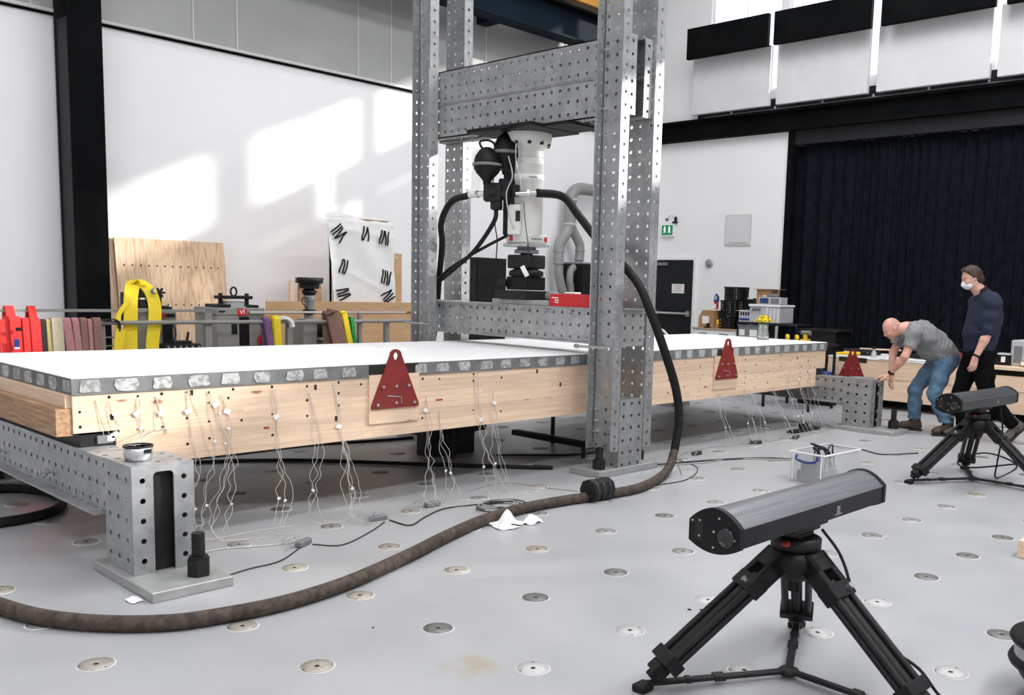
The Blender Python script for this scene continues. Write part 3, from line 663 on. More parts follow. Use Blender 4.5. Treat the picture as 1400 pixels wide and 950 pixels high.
# red lifting plates bolted through plywood pads
def lifting_plate(xc, yf, zb, parent, handle=True, dirx=(1, 0, 0), facing=(0, -1, 0)):
    u = Vector(dirx); nf = Vector(facing); c = Vector((xc, yf, zb)) if not isinstance(xc, Vector) else xc
    def slab(m, poly, off, th):     # polygon in (u, z), standing off the face by off, thickness th outward
        a = [c+u*p[0]+Vector((0, 0, p[1]))+nf*off for p in poly]; b = [q+nf*th for q in a]; n = len(poly)
        m._add(a+b, [tuple(range(n-1, -1, -1)), tuple(range(n, 2*n))]); m._add(a+b, [(k, (k+1) % n, n+(k+1) % n, n+k) for k in range(n)]); return m
    obj('plywood_pad', slab(MB(), [(-.205, -.10), (.205, -.10), (.205, .232), (-.205, .232)], 0.0, .018), K['timber'], parent)
    obj('edge_recess', slab(MB(), [(-.205, .236), (.205, .236), (.205, .30), (-.205, .30)], 0.011, .0035), K['plug'], parent)
    # tapered plate with a round lifting eye: ring quads around the eye
    r0, ze = .022, .355; out = [(-.19, 0), (.19, 0), (.195, .02), (.048, .36), (.042, .382), (.025, .398), (0, .404), (-.025, .398), (-.042, .382), (-.048, .36), (-.195, .02)]
    n = len(out); m = MB(); eye = []
    for p in out:
        a = math.atan2(p[1]-ze, p[0]); eye.append((r0*math.cos(a), ze+r0*1.25*math.sin(a)))
    th = .014; o0 = .018
    A = [c+u*p[0]+Vector((0, 0, p[1]))+nf*(o0+th) for p in out+eye]; B = [q-nf*th for q in A]; N2 = 2*n
    m._add(A+B, [(k, (k+1) % n, n+(k+1) % n, n+k) for k in range(n)]+[(N2+n+k, N2+n+(k+1) % n, N2+(k+1) % n, N2+k) for k in range(n)]
           + [(N2+k, N2+(k+1) % n, (k+1) % n, k) for k in range(n)]+[(n+k, n+(k+1) % n, N2+n+(k+1) % n, N2+n+k) for k in range(n)])
    lp = obj('lifting_plate', m, K['red'], parent)
    m = MB()
    for a, b in ((-.15, .03), (0, .035), (.155, .03), (-.105, .15), (0, .15), (.105, .15)): m.bolt(c+u*a+Vector((0, 0, b))+nf*(o0+th), nf, .011, .009); m.cyl(c+u*a+Vector((0, 0, b))+nf*(o0+th+.009), c+u*a+Vector((0, 0, b))+nf*(o0+th+.018), .005, n=8)
    obj('plate_bolts', m, K['zinc'], lp)
    if handle: obj('hook_mark', MB().tube([c+u*(-.07)+Vector((0, 0, .088))+nf*.034, c+u*(.045)+Vector((0, 0, .073))+nf*.034, c+u*.045+Vector((0, 0, .03))+nf*.034], .004, 6), K['zinc'], lp)
    return lp
lifting_plate(1.90, 2.137, .655, sp); lifting_plate(5.925, 2.137, .645, sp)

# measuring wires: each bundle runs down the glulam face with tape tags and hangs to the floor
rw = random.Random(5)
where = ['at the slab corner', 'beside the slab corner', 'just right of the slab corner']
wires = [(-.02, .84, 'face', 0), (.04, .83, 'face', 0), (.20, .83, 'pan', 0), (.30, .84, 'pan', 0), (.47, .86, 'floor', 1.95), (.60, .85, 'floor', 1.9), (.69, .82, 'floor', 1.85), (1.01, .83, 'floor', 1.8), (1.24, .80, 'floor', 1.9), (1.42, .85, 'floor', 1.75),
         (1.50, .47, 'floor', 1.7), (2.16, .72, 'floor', 1.75), (2.30, .60, 'floor', 1.8), (2.62, .84, 'floor', 1.75), (2.80, .70, 'floor', 1.75), (4.62, .50, 'floor', 1.8), (5.83, .50, 'floor', 1.75), (6.30, .52, 'floor', 1.8), (6.42, .47, 'floor', 1.75), (6.85, .50, 'floor', 1.75), (7.15, .60, 'floor', 1.75), (7.40, .75, 'floor', 1.8), (7.6, .83, 'floor', 1.75)]
desc = ['nearest the slab corner with a white tag', 'crossing the first one at the slab corner', 'running down to the steel bowl', 'second one running down to the steel bowl', 'first to hang free right of the stool', 'second to hang free right of the stool',
        'third to hang free right of the stool', 'fourth to hang free right of the stool', 'just left of the large red plate', 'nearest the left edge of the large red plate', 'dangling thickest left of the large red plate',
        'first right of the large red plate', 'second right of the large red plate', 'third right of the large red plate', 'fourth right of the large red plate', 'behind the thick hose right of the post', 'left of the small red plate edge',
        'first right of the small red plate', 'second right of the small red plate', 'third right of the small red plate', 'fourth right of the small red plate', 'close to the far beam end', 'last one at the far beam end']
for (x, zt, kind, yf), ds_ in zip(wires, desc):
    t = thing('sensor_wire', (x, 2.12, zt), 'thin pale wires taped on the glulam, ' + ds_, 'wire', 'sensor wires on the beam')
    m = MB(); ns = 3 if kind != 'face' else 2; tags = []
    for q in range(ns):
        xx = x+rw.uniform(-.02, .02); P = [(xx, 2.132, zt)]; z = zt; lim = .47 if kind == 'floor' else .62
        while z > lim+.08:
            z -= rw.uniform(.07, .12); xx += rw.uniform(-.012, .040); P.append((xx, 2.130, z))
            if rw.random() < .16: tags.append((xx, z))
        if kind == 'floor':
            xx += rw.uniform(-.01, .02); P.append((xx, 2.127, .462)); yy = 2.12
            for q_ in range(9): xx += rw.uniform(-.048, .012); yy += (yf-2.12)*.09+rw.uniform(-.02, .02); P.append((xx, yy, .41-.043*q_))
            P.append((xx+.03, yf+.03, .010))
            for q_ in range(3): P.append((xx+.08+.07*q_+rw.uniform(0, .04), yf-.03*q_+rw.uniform(-.05, .05), .004))
            tags.append((P[-8][0], P[-8][2], P[-8][1])) if rw.random() < .4 else None
        elif kind == 'pan':
            P += [(x+.03+rw.uniform(-.02, .02), 2.11, .66), (.02+x*.18+rw.uniform(-.02, .02), 1.90, .62), (-.01+rw.uniform(-.02, .02), 1.66, .66), (.0, 1.60, .645)]
        m.tube(P, .0013, 4, smooth_steps=3)
    obj('strand', m, K['wire'], t)
    for k, tg in enumerate(tags[:4]):
        yy = tg[2] if len(tg) > 2 else 2.132
        s_ = rw.uniform(.007, .012) if (k or len(tg) > 2) else .020
        obj('tape_tag', MB().cbox(-s_, -.0025, -s_*.7, s_, .0025, s_*.7, .001, R=rot('Y', rw.uniform(-.7, .7)), o=(tg[0], yy-.003, tg[1])), K['tape'], t)
m = None
# white tags on the face near the corner
t = thing('steel_bowl', (-.02, 1.60, .592), 'small shiny steel bowl with a black rim standing on the near stool', 'bowl')
obj('bowl', MB().lathe([(.048, 0), (.060, .006), (.067, .026), (.069, .072), (.064, .072), (.062, .03), (.03, .012), (0, .012)], (-.02, 1.60, .592), n=28), K['steel'], t)
obj('rim', MB().lathe([(.0695, .068), (.071, .071), (.070, .077), (.063, .077), (.064, .068)], (-.02, 1.60, .592), n=28), K['blackm'], t)
obj('label_patch', MB().box(-.02, 1.528, .635, .015, 1.5315, .655), K['black'], t)

# ================================================================ ACTUATOR
AX = Vector((3.945, 2.98, 0)); LL = Vector((-.671, .741, 0)); TT = Vector((-.741, -.671, 0))
ac = thing('hydraulic_actuator', (3.945, 2.98, 1.38), 'cream hydraulic actuator with black bottles hanging from the frame crosshead', 'actuator')
def az(l=0, t=0, z=0): return AX+LL*l+TT*t+Vector((0, 0, z))
obj('mounting_plate', MB().cbox(3.60, 2.60, 2.838, 4.19, 3.42, 2.870, .004).cbox(3.75, 2.30, 2.845, 4.15, 2.62, 2.862, .003), K['black'], ac)
obj('top_flange', MB().lathe([(.205, 2.838), (.205, 2.765), (.16, 2.735), (.138, 2.69)], AX, n=32), K['cream'], ac)
m = MB()
for k in range(10): a = 2*PI*k/10+.2; m.bolt(AX+Vector((.185*math.cos(a), .185*math.sin(a), 2.765)), (0, 0, -1), .017, .03)
obj('flange_bolts', m, K['blackm'], ac)
obj('cylinder_body', MB().lathe([(.136, 2.70), (.136, 2.585), (.139, 2.582), (.139, 2.572), (.136, 2.569), (.136, 1.96)], AX, n=32), K['cream'], ac)
b_ = obj('name_band', MB().lathe([(.139, 2.43), (.142, 2.432), (.142, 2.485), (.139, 2.487)], AX, n=32), K['white'], ac)
m = MB(); cc = math.atan2(TT.y, TT.x)
for k in range(7): a = cc+.15+k*.075; p = AX+Vector((.1425*math.cos(a), .1425*math.sin(a), 2.457)); m.cbox(-.0012, -.0035, -.007, .0012, .0035, .007, .0003, R=rot('Z', a), o=p)
obj('printed_name', m, K['greym'], b_)
m = MB()
for h in (2.41, 2.63): m.lathe([(.1365, h), (.1382, h+.003), (.1365, h+.006)], AX, n=32)
obj('body_ring', m, K['greyl'], ac)
obj('control_box', MB().cbox(-.075, -.055, 1.955, .075, .06, 2.215, .008, R=rot('Z', .45), o=AX+LL*.085+TT*.10), K['cream'], ac)
obj('display', MB().cbox(-.004, -.02, 2.07, .004, .02, 2.16, .002, R=rot('Z', cc), o=AX+LL*.07+TT*.185), K['blackm'], ac)
obj('collar', MB().cbox(-.135, -.135, 1.885, .135, .135, 1.965, .012, o=AX), K['cream'], ac)
m = MB().cbox(3.806, 3.02, 1.905, 3.811, 3.06, 1.945, .001); obj('red_badge', m, K['redbright'], ac)
obj('red_badge', MB().cbox(4.03, 2.840, 1.905, 4.06, 2.846, 1.945, .001), K['redbright'], ac)
m = MB()
for k in range(8): m.box(3.87+k*.017, 2.842, 1.918, 3.88+k*.017, 2.8455, 1.932)
obj('printed_name', m, K['greym'], ac)
obj('lower_plate', MB().cbox(-.15, -.15, 1.855, .15, .15, 1.884, .004, o=AX), K['zinc'], ac)
obj('clevis_ring', MB().lathe([(.11, 1.80), (.11, 1.83), (.085, 1.835), (.085, 1.856)], AX, n=28), K['greym'], ac)
obj('swivel', MB().lathe([(.055, 1.80), (.055, 1.74), (.0, 1.74)], AX, n=24).cbox(-.125, -.125, 1.665, .125, .125, 1.785, .012, o=AX), K['blackm'], ac)
obj('load_cell', MB().lathe([(.10, 1.665), (.155, 1.64), (.155, 1.60), (.12, 1.59)], AX, n=32).cbox(-.125, -.125, 1.475, .125, .125, 1.592, .006, o=AX), K['black'], ac)
obj('load_cell_cable_box', MB().cbox(-.03, -.05, 1.50, .05, .05, 1.57, .004, o=AX+LL*.2), K['blackm'], ac)
obj('base_block', MB().cbox(-.20, -.20, 1.392, .20, .20, 1.470, .006, R=rot('Z', 0), o=AX), K['blackm'], ac)
obj('spreader_plate', MB().cbox(-.135, -.42, 1.347, .13, .30, 1.390, .003, o=AX), K['galvd'], ac)
obj('white_tag', MB().cbox(-.004, -.020, -.05, .004, .020, .05, .002, R=rot('Z', cc) @ rot('X', .5), o=az(.0, .19, 1.64)), K['tape'], ac)
obj('tag_cord', MB().tube([az(.02, .2, 2.24), az(0, .21, 2.05), az(-.03, .2, 1.85), az(-.04, .2, 1.72)], .004, 5, smooth_steps=4), K['wiredk'], ac)
def bottle(l, t, z0, z1, r):
    h = z1-z0; o = az(l, t, z0); m = MB().lathe([(.035, 0), (.04, h*.12), (r*.8, h*.3), (r, h*.42), (r, h*.62), (r*.92, h*.75), (r*.6, h*.92), (r*.25, h)], o, n=26)
    b = obj('accumulator', m, K['black'], ac)
    obj('clamp_ring', MB().lathe([(r+.002, h*.49), (r+.012, h*.5), (r+.012, h*.56), (r+.002, h*.57)], o, n=26), K['greym'], b)
    return b
bottle(.19, .06, 2.48, 2.835, .115); b2 = bottle(.35, .12, 2.38, 2.70, .118)
obj('carry_handle', MB().tube([az(.38, .12, 2.66), az(.42, .12, 2.74), az(.36, .12, 2.76), az(.30, .12, 2.74), az(.28, .1, 2.69)], .010, 8, smooth_steps=3), K['black'], b2)
obj('manifold', MB().cbox(-.08, -.06, 2.24, .08, .06, 2.40, .01, R=rot('Z', 2.3), o=az(.30, .08)).cbox(-.05, -.05, 2.26, .05, .05, 2.44, .01, R=rot('Z', 2.3), o=az(.20, .06)).cbox(-.05, -.05, 2.17, .05, .05, 2.25, .01, R=rot('Z', 2.3), o=az(.27, .07)), K['blackm'], ac)
obj('valve_column', MB().cbox(-.055, -.06, 1.95, .055, .06, 2.62, .012, R=rot('Z', 2.3), o=az(.155, .02)), K['black'], ac)
obj('servo_valve', MB().cbox(-.03, -.03, 2.28, .03, .04, 2.38, .005, R=rot('Z', 2.3), o=az(.09, .17)), K['black'], ac)
obj('hose_fitting', MB().cyl(az(.37, .08, 2.31), az(.52, .06, 2.29), .025, n=12).cyl(az(.43, .08, 2.302), az(.45, .07, 2.30), .033, n=6, sm=False), K['steel'], ac)
obj('hose_fitting', MB().cyl(az(.09, .19, 2.30), az(-.09, .20, 2.315), .024, n=12).cyl(az(-.03, .20, 2.31), az(-.01, .2, 2.31), .032, n=6, sm=False), K['steel'], ac)
obj('pressure_pipe', MB().tube([az(.08, .16, 2.87), az(.10, .17, 2.70), az(.09, .19, 2.55), az(.06, .2, 2.45), az(.04, .2, 2.33)], .006, 6, smooth_steps=4).tube([az(.16, .15, 2.80), az(.13, .17, 2.84), az(.09, .17, 2.80), az(.07, .18, 2.62), az(.09, .19, 2.50)], .004, 6, smooth_steps=4), K['steel'], ac)
obj('control_cable', MB().tube([az(.30, .16, 2.36), az(.27, .20, 2.48), az(.16, .2, 2.50), az(.10, .2, 2.38), az(.12, .2, 2.25), az(.2, .18, 2.16)], .007, 6, smooth_steps=5), K['rubber'], ac)
obj('control_cable', MB().tube([az(.16, .2, 2.62), az(.12, .22, 2.45), az(.17, .22, 2.30), az(.14, .2, 2.10), az(.10, .18, 2.0)], .006, 6, smooth_steps=5), K['greyl'], ac)
obj('control_cable', MB().tube([az(.24, .14, 2.20), az(.27, .16, 2.05), az(.25, .15, 1.9), az(.26, .12, 1.7), az(.25, .1, 1.55)], .006, 6, smooth_steps=5), K['rubber'], ac)
obj('valve_cap', MB().cyl(az(.30, .15, 2.32), az(.30, .19, 2.32), .03, n=14).cyl(az(.20, .13, 2.30), az(.2, .17, 2.30), .025, n=14), K['blackm'], ac)
obj('lifting_eye', MB().lathe([(.018, -.006), (.026, 0), (.018, .006), (.011, 0), (.018, -.006)], az(.08, .29, 2.86), axis=TT, n=16), K['zinc'], ac)

# ---------------------------------------------------------------- hoses
def hose(name, pts, r, mt, label, n=10, steps=6, cat='hose'):
    return tag(obj(name, MB().tube(pts, r, n, smooth_steps=steps), mt), label, cat)
t = thing('pressure_hose', (3.9, 1.5, 0), 'thick hose from the actuator sweeping across the floor, its floor length dusty brown', 'hose')
obj('aerial_length', MB().tube([az(-.09, .20, 2.315), (4.08, 2.68, 2.30), (4.03, 2.44, 2.13), (3.97, 2.16, 1.92), (3.95, 1.9, 1.74), (3.92, 1.66, 1.56), (3.95, 1.54, 1.33), (4.06, 1.47, 1.02), (4.22, 1.46, .70), (4.29, 1.47, .44), (4.25, 1.472, .192)], .036, 14, smooth_steps=8), K['rubber'], t)
FL = [(4.25, 1.472, .192), (4.15, 1.44, .075), (3.88, 1.323, .037), (3.495, 1.19, .036), (3.231, 1.176, .036), (2.901, 1.225, .036), (2.574, 1.268, .036), (2.24, 1.27, .036), (1.845, 1.187, .036), (1.423, 1.029, .036), (1.144, .908, .036), (.676, .735, .036), (.387, .672, .036), (.169, .662, .036), (-.024, .690, .036), (-.198, .739, .036), (-.319, .817, .036), (-.429, .92, .036), (-.528, 1.049, .036), (-.617, 1.216, .036), (-.688, 1.459, .036), (-.80, 2.0, .036), (-.85, 2.8, .036)]
obj('floor_length', MB().tube(FL, .036, 14, smooth_steps=5), K['hose'], t)
t = thing('hose_wrap', (3.0, 1.215, 0), 'black fabric cushion wrapped round the thick hose on the floor', 'hose wrap')
R_ = rot('Z', -.07)
obj('pad', MB().lathe([(.05, -.11), (.085, -.10), (.080, -.03), (.088, .02), (.082, .10), (.05, .11)], (3.0, 1.205, .080), axis=R_ @ Vector((1, 0, 0)), n=8, sm=False), K['rubber'], t)
for k in (-.06, 0, .06): obj('strap', MB().lathe([(.084, k-.008), (.088, k), (.084, k+.008)], (3.0, 1.205, .078), axis=R_ @ Vector((1, 0, 0)), n=8), K['wiredk'], t)
hose('return_hose', [az(.52, .06, 2.29), (3.60, 3.62, 2.25), (3.68, 3.86, 2.08), (3.82, 4.02, 1.88), (3.93, 4.2, 1.55), (3.95, 4.3, 1.0), (3.95, 4.5, .3)], .030, K['rubber'], 'black hose curving from the left fitting of the actuator down behind the left post')
hose('drain_hose', [az(.27, .07, 2.18), az(.29, .09, 2.06), (3.70, 3.40, 1.82), (3.74, 3.72, 1.66), (3.86, 4.05, 1.56), (3.93, 4.3, 1.45), (3.95, 4.5, .6)], .020, K['rubber'], 'thinner black hose dropping from the manifold in front of the black cabinet')
hose('supply_hose', [az(.16, .02, 1.96), (3.72, 3.25, 1.86), (3.74, 3.65, 1.72), (3.84, 4.05, 1.58), (3.92, 4.3, 1.36), (3.97, 4.5, .5)], .014, K['rubber'], 'thinnest black hose slanting from the actuator collar to the left post')
t = thing('hose_coil', (.0, 3.5, 0), 'loop of black hose lying on the floor behind the near stool', 'hose')
obj('loop', MB().tube([(-.55, 4.0, .03), (-.2, 4.12, .03), (.08, 4.0, .03), (.22, 3.75, .03), (.22, 3.45, .03), (.1, 3.18, .03), (-.1, 3.06, .03), (-.4, 3.05, .03)], .032, 10, smooth_steps=6), K['rubber'], t)

# red case on the lower beam
t = thing('red_case', (3.93, 2.36, 1.345), 'bright red plastic case standing on the lower steel beam, half behind the right post', 'case')
obj('shell', MB().prism([(2.05, 1.346), (2.585, 1.346), (2.545, 1.452), (2.05, 1.452)], (3.83, 0, 0), (0, 1, 0), (0, 0, 1), .20), K['redbright'], t)
obj('emblem', MB().box(3.8275, 2.455, 1.415, 3.8299, 2.535, 1.423).box(3.8275, 2.455, 1.375, 3.8299, 2.463, 1.423).box(3.8275, 2.463, 1.375, 3.8299, 2.495, 1.382).box(3.8275, 2.463, 1.394, 3.8299, 2.495, 1.401).box(3.8275, 2.488, 1.375, 3.8299, 2.495, 1.415), K['white'], t)
obj('folded_rag', MB().cbox(3.86, 2.30, 1.4522, 3.95, 2.42, 1.470, .006), K['paper'], t)

# ================================================================ LEFT: SLING RAIL, JACKS, BOARDS, CRATE
t = thing('sling_rail', (2.2, 6.0, 0), 'long grey steel rail rack with lifting slings draped over it behind the slab', 'rack')
obj('rail', MB().box(-.8, 6.10, 1.155, 2.47, 6.13, 1.18).box(2.44, 6.10, 1.06, 2.47, 6.13, 1.155), K['grey'], t)
obj('rail', MB().cyl((-.8, 6.0, 1.06), (4.95, 6.0, 1.055), .020, n=10), K['grey'], t)
obj('rail', MB().box(2.95, 6.10, 1.145, 4.95, 6.13, 1.165), K['seam'], t)
for x, wv in ((-.3, .06), (.92, .05), (1.45, .05), (2.46, .07), (3.36, .06), (4.25, .04), (4.62, .055)):
    obj('post', MB().box(x-wv/2, 6.02, 0, x+wv/2, 6.07, 1.06 if x not in (2.46, 4.25) else 1.15).box(x-.08, 5.9, 0, x+.08, 6.2, .012), K['grey'], t)
for z in (.84, .92): obj('crossbar', MB().cyl((.4, 6.05, z), (1.6, 6.05, z), .008, n=8), K['greym'], t)
def sling(x, wd, zt, zb, mt, label, dx=0.0, th=.016, z0=1.075, layers=2, nm_='lifting_sling', yo=0):
    o = thing(nm_, (x, 6.0, 1.06), label, 'sling', 'lifting slings over the rail')
    for k in range(layers):
        r = .026+.012*k; P = [(x+dx, 5.93-.012*k+yo, zb+.04*k), (x+dx*.6, 5.945-.01*k, (zb+z0)/2), (x+dx*.1, 6.0-r, z0-.03)]
        for a in (2.5, 1.9, 1.2, .6): P.append((x, 6+r*math.cos(a), z0-.015+r*math.sin(a)*1.1))
        P += [(x, 6.0+r, z0-.03), (x+.02, 6.035+.01*k, .8), (x+.01, 6.03, .55)]
        obj('strap', MB().ribbon(P, X_, wd-.008*k, th, steps=3), mt, o)
    return o
sling(.63, .07, 0, .4, K['redw'], 'red lifting sling at the extreme end of the rail, cut by the picture edge', layers=1)
s_ = sling(.715, .10, 0, .35, K['redw'], 'red lifting sling carrying the blue and white label', layers=3)
obj('label_tab', MB().box(.685, 5.892, .86, .725, 5.897, .93), K['blue'], s_); obj('label_tab', MB().box(.685, 5.892, .845, .725, 5.897, .86), K['paper'], s_)
obj('black_buckle', MB().cbox(.70, 5.885, 1.0, .75, 5.90, 1.03, .004), K['black'], s_)
obj('loop_eye', MB().ribbon([(.715, 6.03, 1.06), (.715, 6.07, 1.14), (.715, 6.115, 1.20), (.715, 6.16, 1.15), (.715, 6.18, 1.0)], X_, .07, .02, steps=4), K['redw'], s_)
sling(.80, .06, 0, .35, K['redw'], 'plain red lifting sling, middle one of the red group')
s_ = sling(.875, .085, 0, .4, K['redw'], 'red lifting sling with an upstanding loop, next to the khaki one')
obj('loop_eye', MB().ribbon([(.89, 6.03, 1.06), (.89, 6.07, 1.14), (.89, 6.115, 1.20), (.89, 6.16, 1.15), (.89, 6.18, 1.0)], X_, .06, .02, steps=4), K['redw'], s_)
sling(.935, .055, 0, .4, K['blackw'], 'narrow black lifting sling between the red and khaki slings', layers=1)
sling(.985, .04, 0, .4, K['khakiw'], 'narrow khaki lifting sling beside the wide beige one', layers=1)
sling(1.05, .10, 0, .4, K['beigew'], 'wide beige lifting sling with a sewn flap')
sling(1.125, .075, 0, .4, K['pinkw'], 'faded pink lifting sling touching the beige one', dx=.05)
sling(1.20, .06, 0, .4, K['pinkw'], 'second faded pink lifting sling, darker lower half', dx=.03)
sling(1.27, .06, 0, .4, K['brownw'], 'dark brown lifting sling next to the pink pair')
sling(1.325, .035, 0, .4, K['pinkw'], 'narrow pink striped sling between two brown slings', layers=1)
sling(1.385, .075, 0, .4, K['brownw'], 'brown lifting sling, last before the black bracket')
t = thing('rail_bracket', (1.52, 6.0, 1.07), 'short black strap hooked over the rail left of the yellow sling', 'bracket')
obj('strap', MB().ribbon([(1.44, 5.98, 1.085), (1.54, 5.97, 1.09), (1.58, 5.97, 1.05), (1.57, 5.96, .98)], Y_, .05, .012, steps=4), K['blackm'], t)
sling(3.06, .07, 0, .4, K['purplew'], 'purple lifting sling beside the grey jack with the red reel', dx=.06)
s_ = sling(3.17, .09, 0, .35, K['yellow'], 'bunched yellow sling with white end hanging right of the purple one', dx=.01, layers=3)
obj('white_end', MB().ribbon([(3.22, 6.02, 1.09), (3.28, 5.97, 1.10), (3.33, 5.95, 1.06), (3.34, 5.94, 1.0)], Y_, .06, .03, steps=4), K['cloth'], s_)
sling(3.84, .17, 0, .3, K['brownw'], 'broad brown sling slanting over the rail by the black floor jack', dx=.17, z0=1.14)
sling(3.99, .07, 0, .3, K['yellow'], 'yellow sling slanting between the brown and green ones', dx=.14, z0=1.14)
sling(4.10, .05, 0, .3, K['greenw'], 'green lifting sling, last one on the rail', dx=.05)

# big yellow sling over the first jack cylinder
def jack_box(m, x0, x1, y0, y1, z0, z1): return m.cbox(x0, y0, z0, x1, y1, z1, .008)
t = thing('flat_jack_cylinder', (1.95, 6.3, 0), 'grey hydraulic jack cylinder under the big yellow sling', 'machine')
obj('body', MB().lathe([(.16, .1), (.16, 1.17), (.15, 1.19)], (1.93, 6.3, 0), n=28), K['grey'], t)
obj('head', MB().lathe([(.15, 1.19), (.155, 1.21), (.12, 1.26), (.13, 1.30), (.10, 1.38), (.05, 1.41), (0, 1.41)], (1.93, 6.3, 0), n=24), K['blackm'], t)
obj('head_ring', MB().lathe([(.125, 1.262), (.138, 1.268), (.138, 1.285), (.125, 1.29)], (1.93, 6.3, 0), n=24), K['steel'], t)
obj('side_flange', MB().lathe([(.14, -.02), (.14, .02)], (1.76, 6.33, 1.2), axis=(.9, -.3, 0), n=20), K['blackm'], t)
obj('base', MB().cbox(1.72, 6.1, 0, 2.3, 6.5, .10), K['blackm'], t)
obj('cabinet', jack_box(MB(), 2.06, 2.22, 6.2, 6.45, .1, 1.17), K['grey'], t)
obj('dark_panel', MB().box(2.075, 6.195, .80, 2.175, 6.1999, 1.06), K['black'], t)
obj('control_strip', MB().box(2.10, 6.194, 1.10, 2.20, 6.1999, 1.135), K['blackm'], t)
obj('red_knob', MB().cyl((2.085, 6.2, 1.12), (2.085, 6.18, 1.12), .022), K['redbright'], t)
m = MB()
for k in range(6): a = 2*PI*k/6; m.cyl((2.09, 6.27, 1.34), (2.09+.05*math.cos(a), 6.27, 1.34+.05*math.sin(a)), .012, n=6)
m.cyl((2.09, 6.27, 1.17), (2.09, 6.27, 1.34), .014); obj('star_wheel', m, K['blackm'], t)
obj('top_fittings', MB().cbox(2.08, 6.24, 1.17, 2.17, 6.4, 1.21, .008).cbox(2.15, 6.25, 1.17, 2.2, 6.3, 1.20), K['blackm'], t)
obj('cable_loop', MB().tube([(2.09, 6.18, 1.0), (2.16, 6.16, 1.03), (2.19, 6.16, .92), (2.14, 6.16, .85)], .006, 6, smooth_steps=5), K['rubber'], t)
t = thing('yellow_sling', (1.85, 6.15, .6), 'wide bright yellow lifting sling looped over the black head of the grey jack cylinder', 'sling')
obj('strap', MB().ribbon([(1.68, 5.98, .55), (1.695, 6.02, .85), (1.72, 6.06, 1.1), (1.75, 6.12, 1.28), (1.80, 6.2, 1.39), (1.86, 6.26, 1.425), (1.94, 6.24, 1.42)], X_, .125, .016, steps=5), K['yellow'], t)
obj('strap', MB().ribbon([(1.87, 5.98, .55), (1.90, 6.02, .85), (1.945, 6.06, 1.08), (1.965, 6.11, 1.24), (1.95, 6.18, 1.36), (1.90, 6.24, 1.42), (1.80, 6.25, 1.425)], X_, .12, .016, steps=5), K['yellow'], t)
obj('tag_strip', MB().ribbon([(1.97, 6.15, 1.38), (1.955, 6.12, 1.35), (1.98, 6.1, 1.33)], Y_, .05, .006, steps=3), K['bluel'], t)
obj('thin_strap', MB().ribbon([(1.55, 5.96, .6), (1.57, 5.98, .95), (1.60, 6.03, 1.12), (1.68, 6.08, 1.22), (1.74, 6.12, 1.27)], X_, .04, .010, steps=5), K['yellow'], t)
obj('loose_end', MB().ribbon([(1.545, 5.93, .6), (1.56, 5.94, .85), (1.585, 5.95, 1.0)], X_, .085, .012, steps=4), K['yellow'], t)
t = thing('valve_block', (2.25, 6.05, .84), 'flat black valve block with lever on a grey stand beside the yellow-slung jack', 'machine')
obj('block', MB().cbox(2.0, 5.98, .80, 2.36, 6.2, .845).cbox(2.10, 6.0, .845, 2.28, 6.15, .875), K['blackm'], t)
obj('lever', MB().cyl((2.25, 6.05, .87), (2.265, 6.05, .96), .012), K['blackm'], t)
m = MB()
for k in range(6): m.cyl((2.03+k*.06, 5.975, .82), (2.03+k*.06, 5.96, .82), .012, n=8)
obj('ports', m, K['steel'], t); obj('stand', MB().box(2.06, 6.02, 0, 2.3, 6.16, .80), K['grey'], t)

t = thing('jack_machine', (2.89, 6.4, 0), 'square grey jack machine topped by a black yoke with lifting ring', 'machine')
obj('cabinet', jack_box(MB(), 2.63, 3.16, 6.2, 6.7, 0, 1.115), K['grey'], t)
obj('upper_band', jack_box(MB(), 2.625, 3.165, 6.195, 6.7, 1.118, 1.195), K['grey'], t)
obj('dark_opening', MB().box(2.875, 6.194, .80, 2.985, 6.1999, 1.10), K['black'], t)
obj('switch_panel', MB().box(2.79, 6.194, .92, 2.85, 6.1999, 1.03), K['blackm'], t)
m = MB(); m.box(2.655, 6.19, 1.15, 2.72, 6.1949, 1.165).box(2.975, 6.19, 1.14, 3.02, 6.1949, 1.155).box(3.05, 6.19, 1.14, 3.08, 6.1949, 1.155); obj('vent_slots', m, K['black'], t)
lb = obj('red_label', MB().box(2.855, 6.190, 1.115, 2.96, 6.1948, 1.185), K['redbright'], t)
def text(body, size, loc, rotm, mt, parent, name='lettering', ext=.001):
    c = bpy.data.curves.new(name, 'FONT'); c.body = body; c.size = size; c.extrude = ext; c.align_x = 'CENTER'; c.align_y = 'CENTER'
    o = bpy.data.objects.new(name, c); COL.objects.link(o); dg = bpy.context.evaluated_depsgraph_get(); me = bpy.data.meshes.new_from_object(o.evaluated_get(dg))
    bpy.data.objects.remove(o); me.transform(Matrix.Translation(Vector(loc)-world_loc(parent)) @ rotm.to_4x4()); me.materials.clear(); me.materials.append(mt)
    return link(name, me, parent)
FACE_NY = Matrix(((1, 0, 0), (0, 0, -1), (0, 1, 0)))            # letters reading from -y
FACE_NX = Matrix(((0, 0, -1), (-1, 0, 0), (0, 1, 0)))           # letters reading from -x
text('VI', .07, (2.907, 6.189, 1.15), FACE_NY, K['white'], lb)
obj('yoke', MB().cbox(2.70, 6.25, 1.285, 3.06, 6.4, 1.32).cyl((2.735, 6.32, 1.2), (2.735, 6.32, 1.345), .022).cyl((3.025, 6.32, 1.2), (3.025, 6.32, 1.345), .022), K['blackm'], t)
obj('neck', MB().lathe([(.17, 1.195), (.15, 1.22), (.13, 1.225), (.13, 1.26)], (2.88, 6.36, 0), n=24), K['grey'], t)
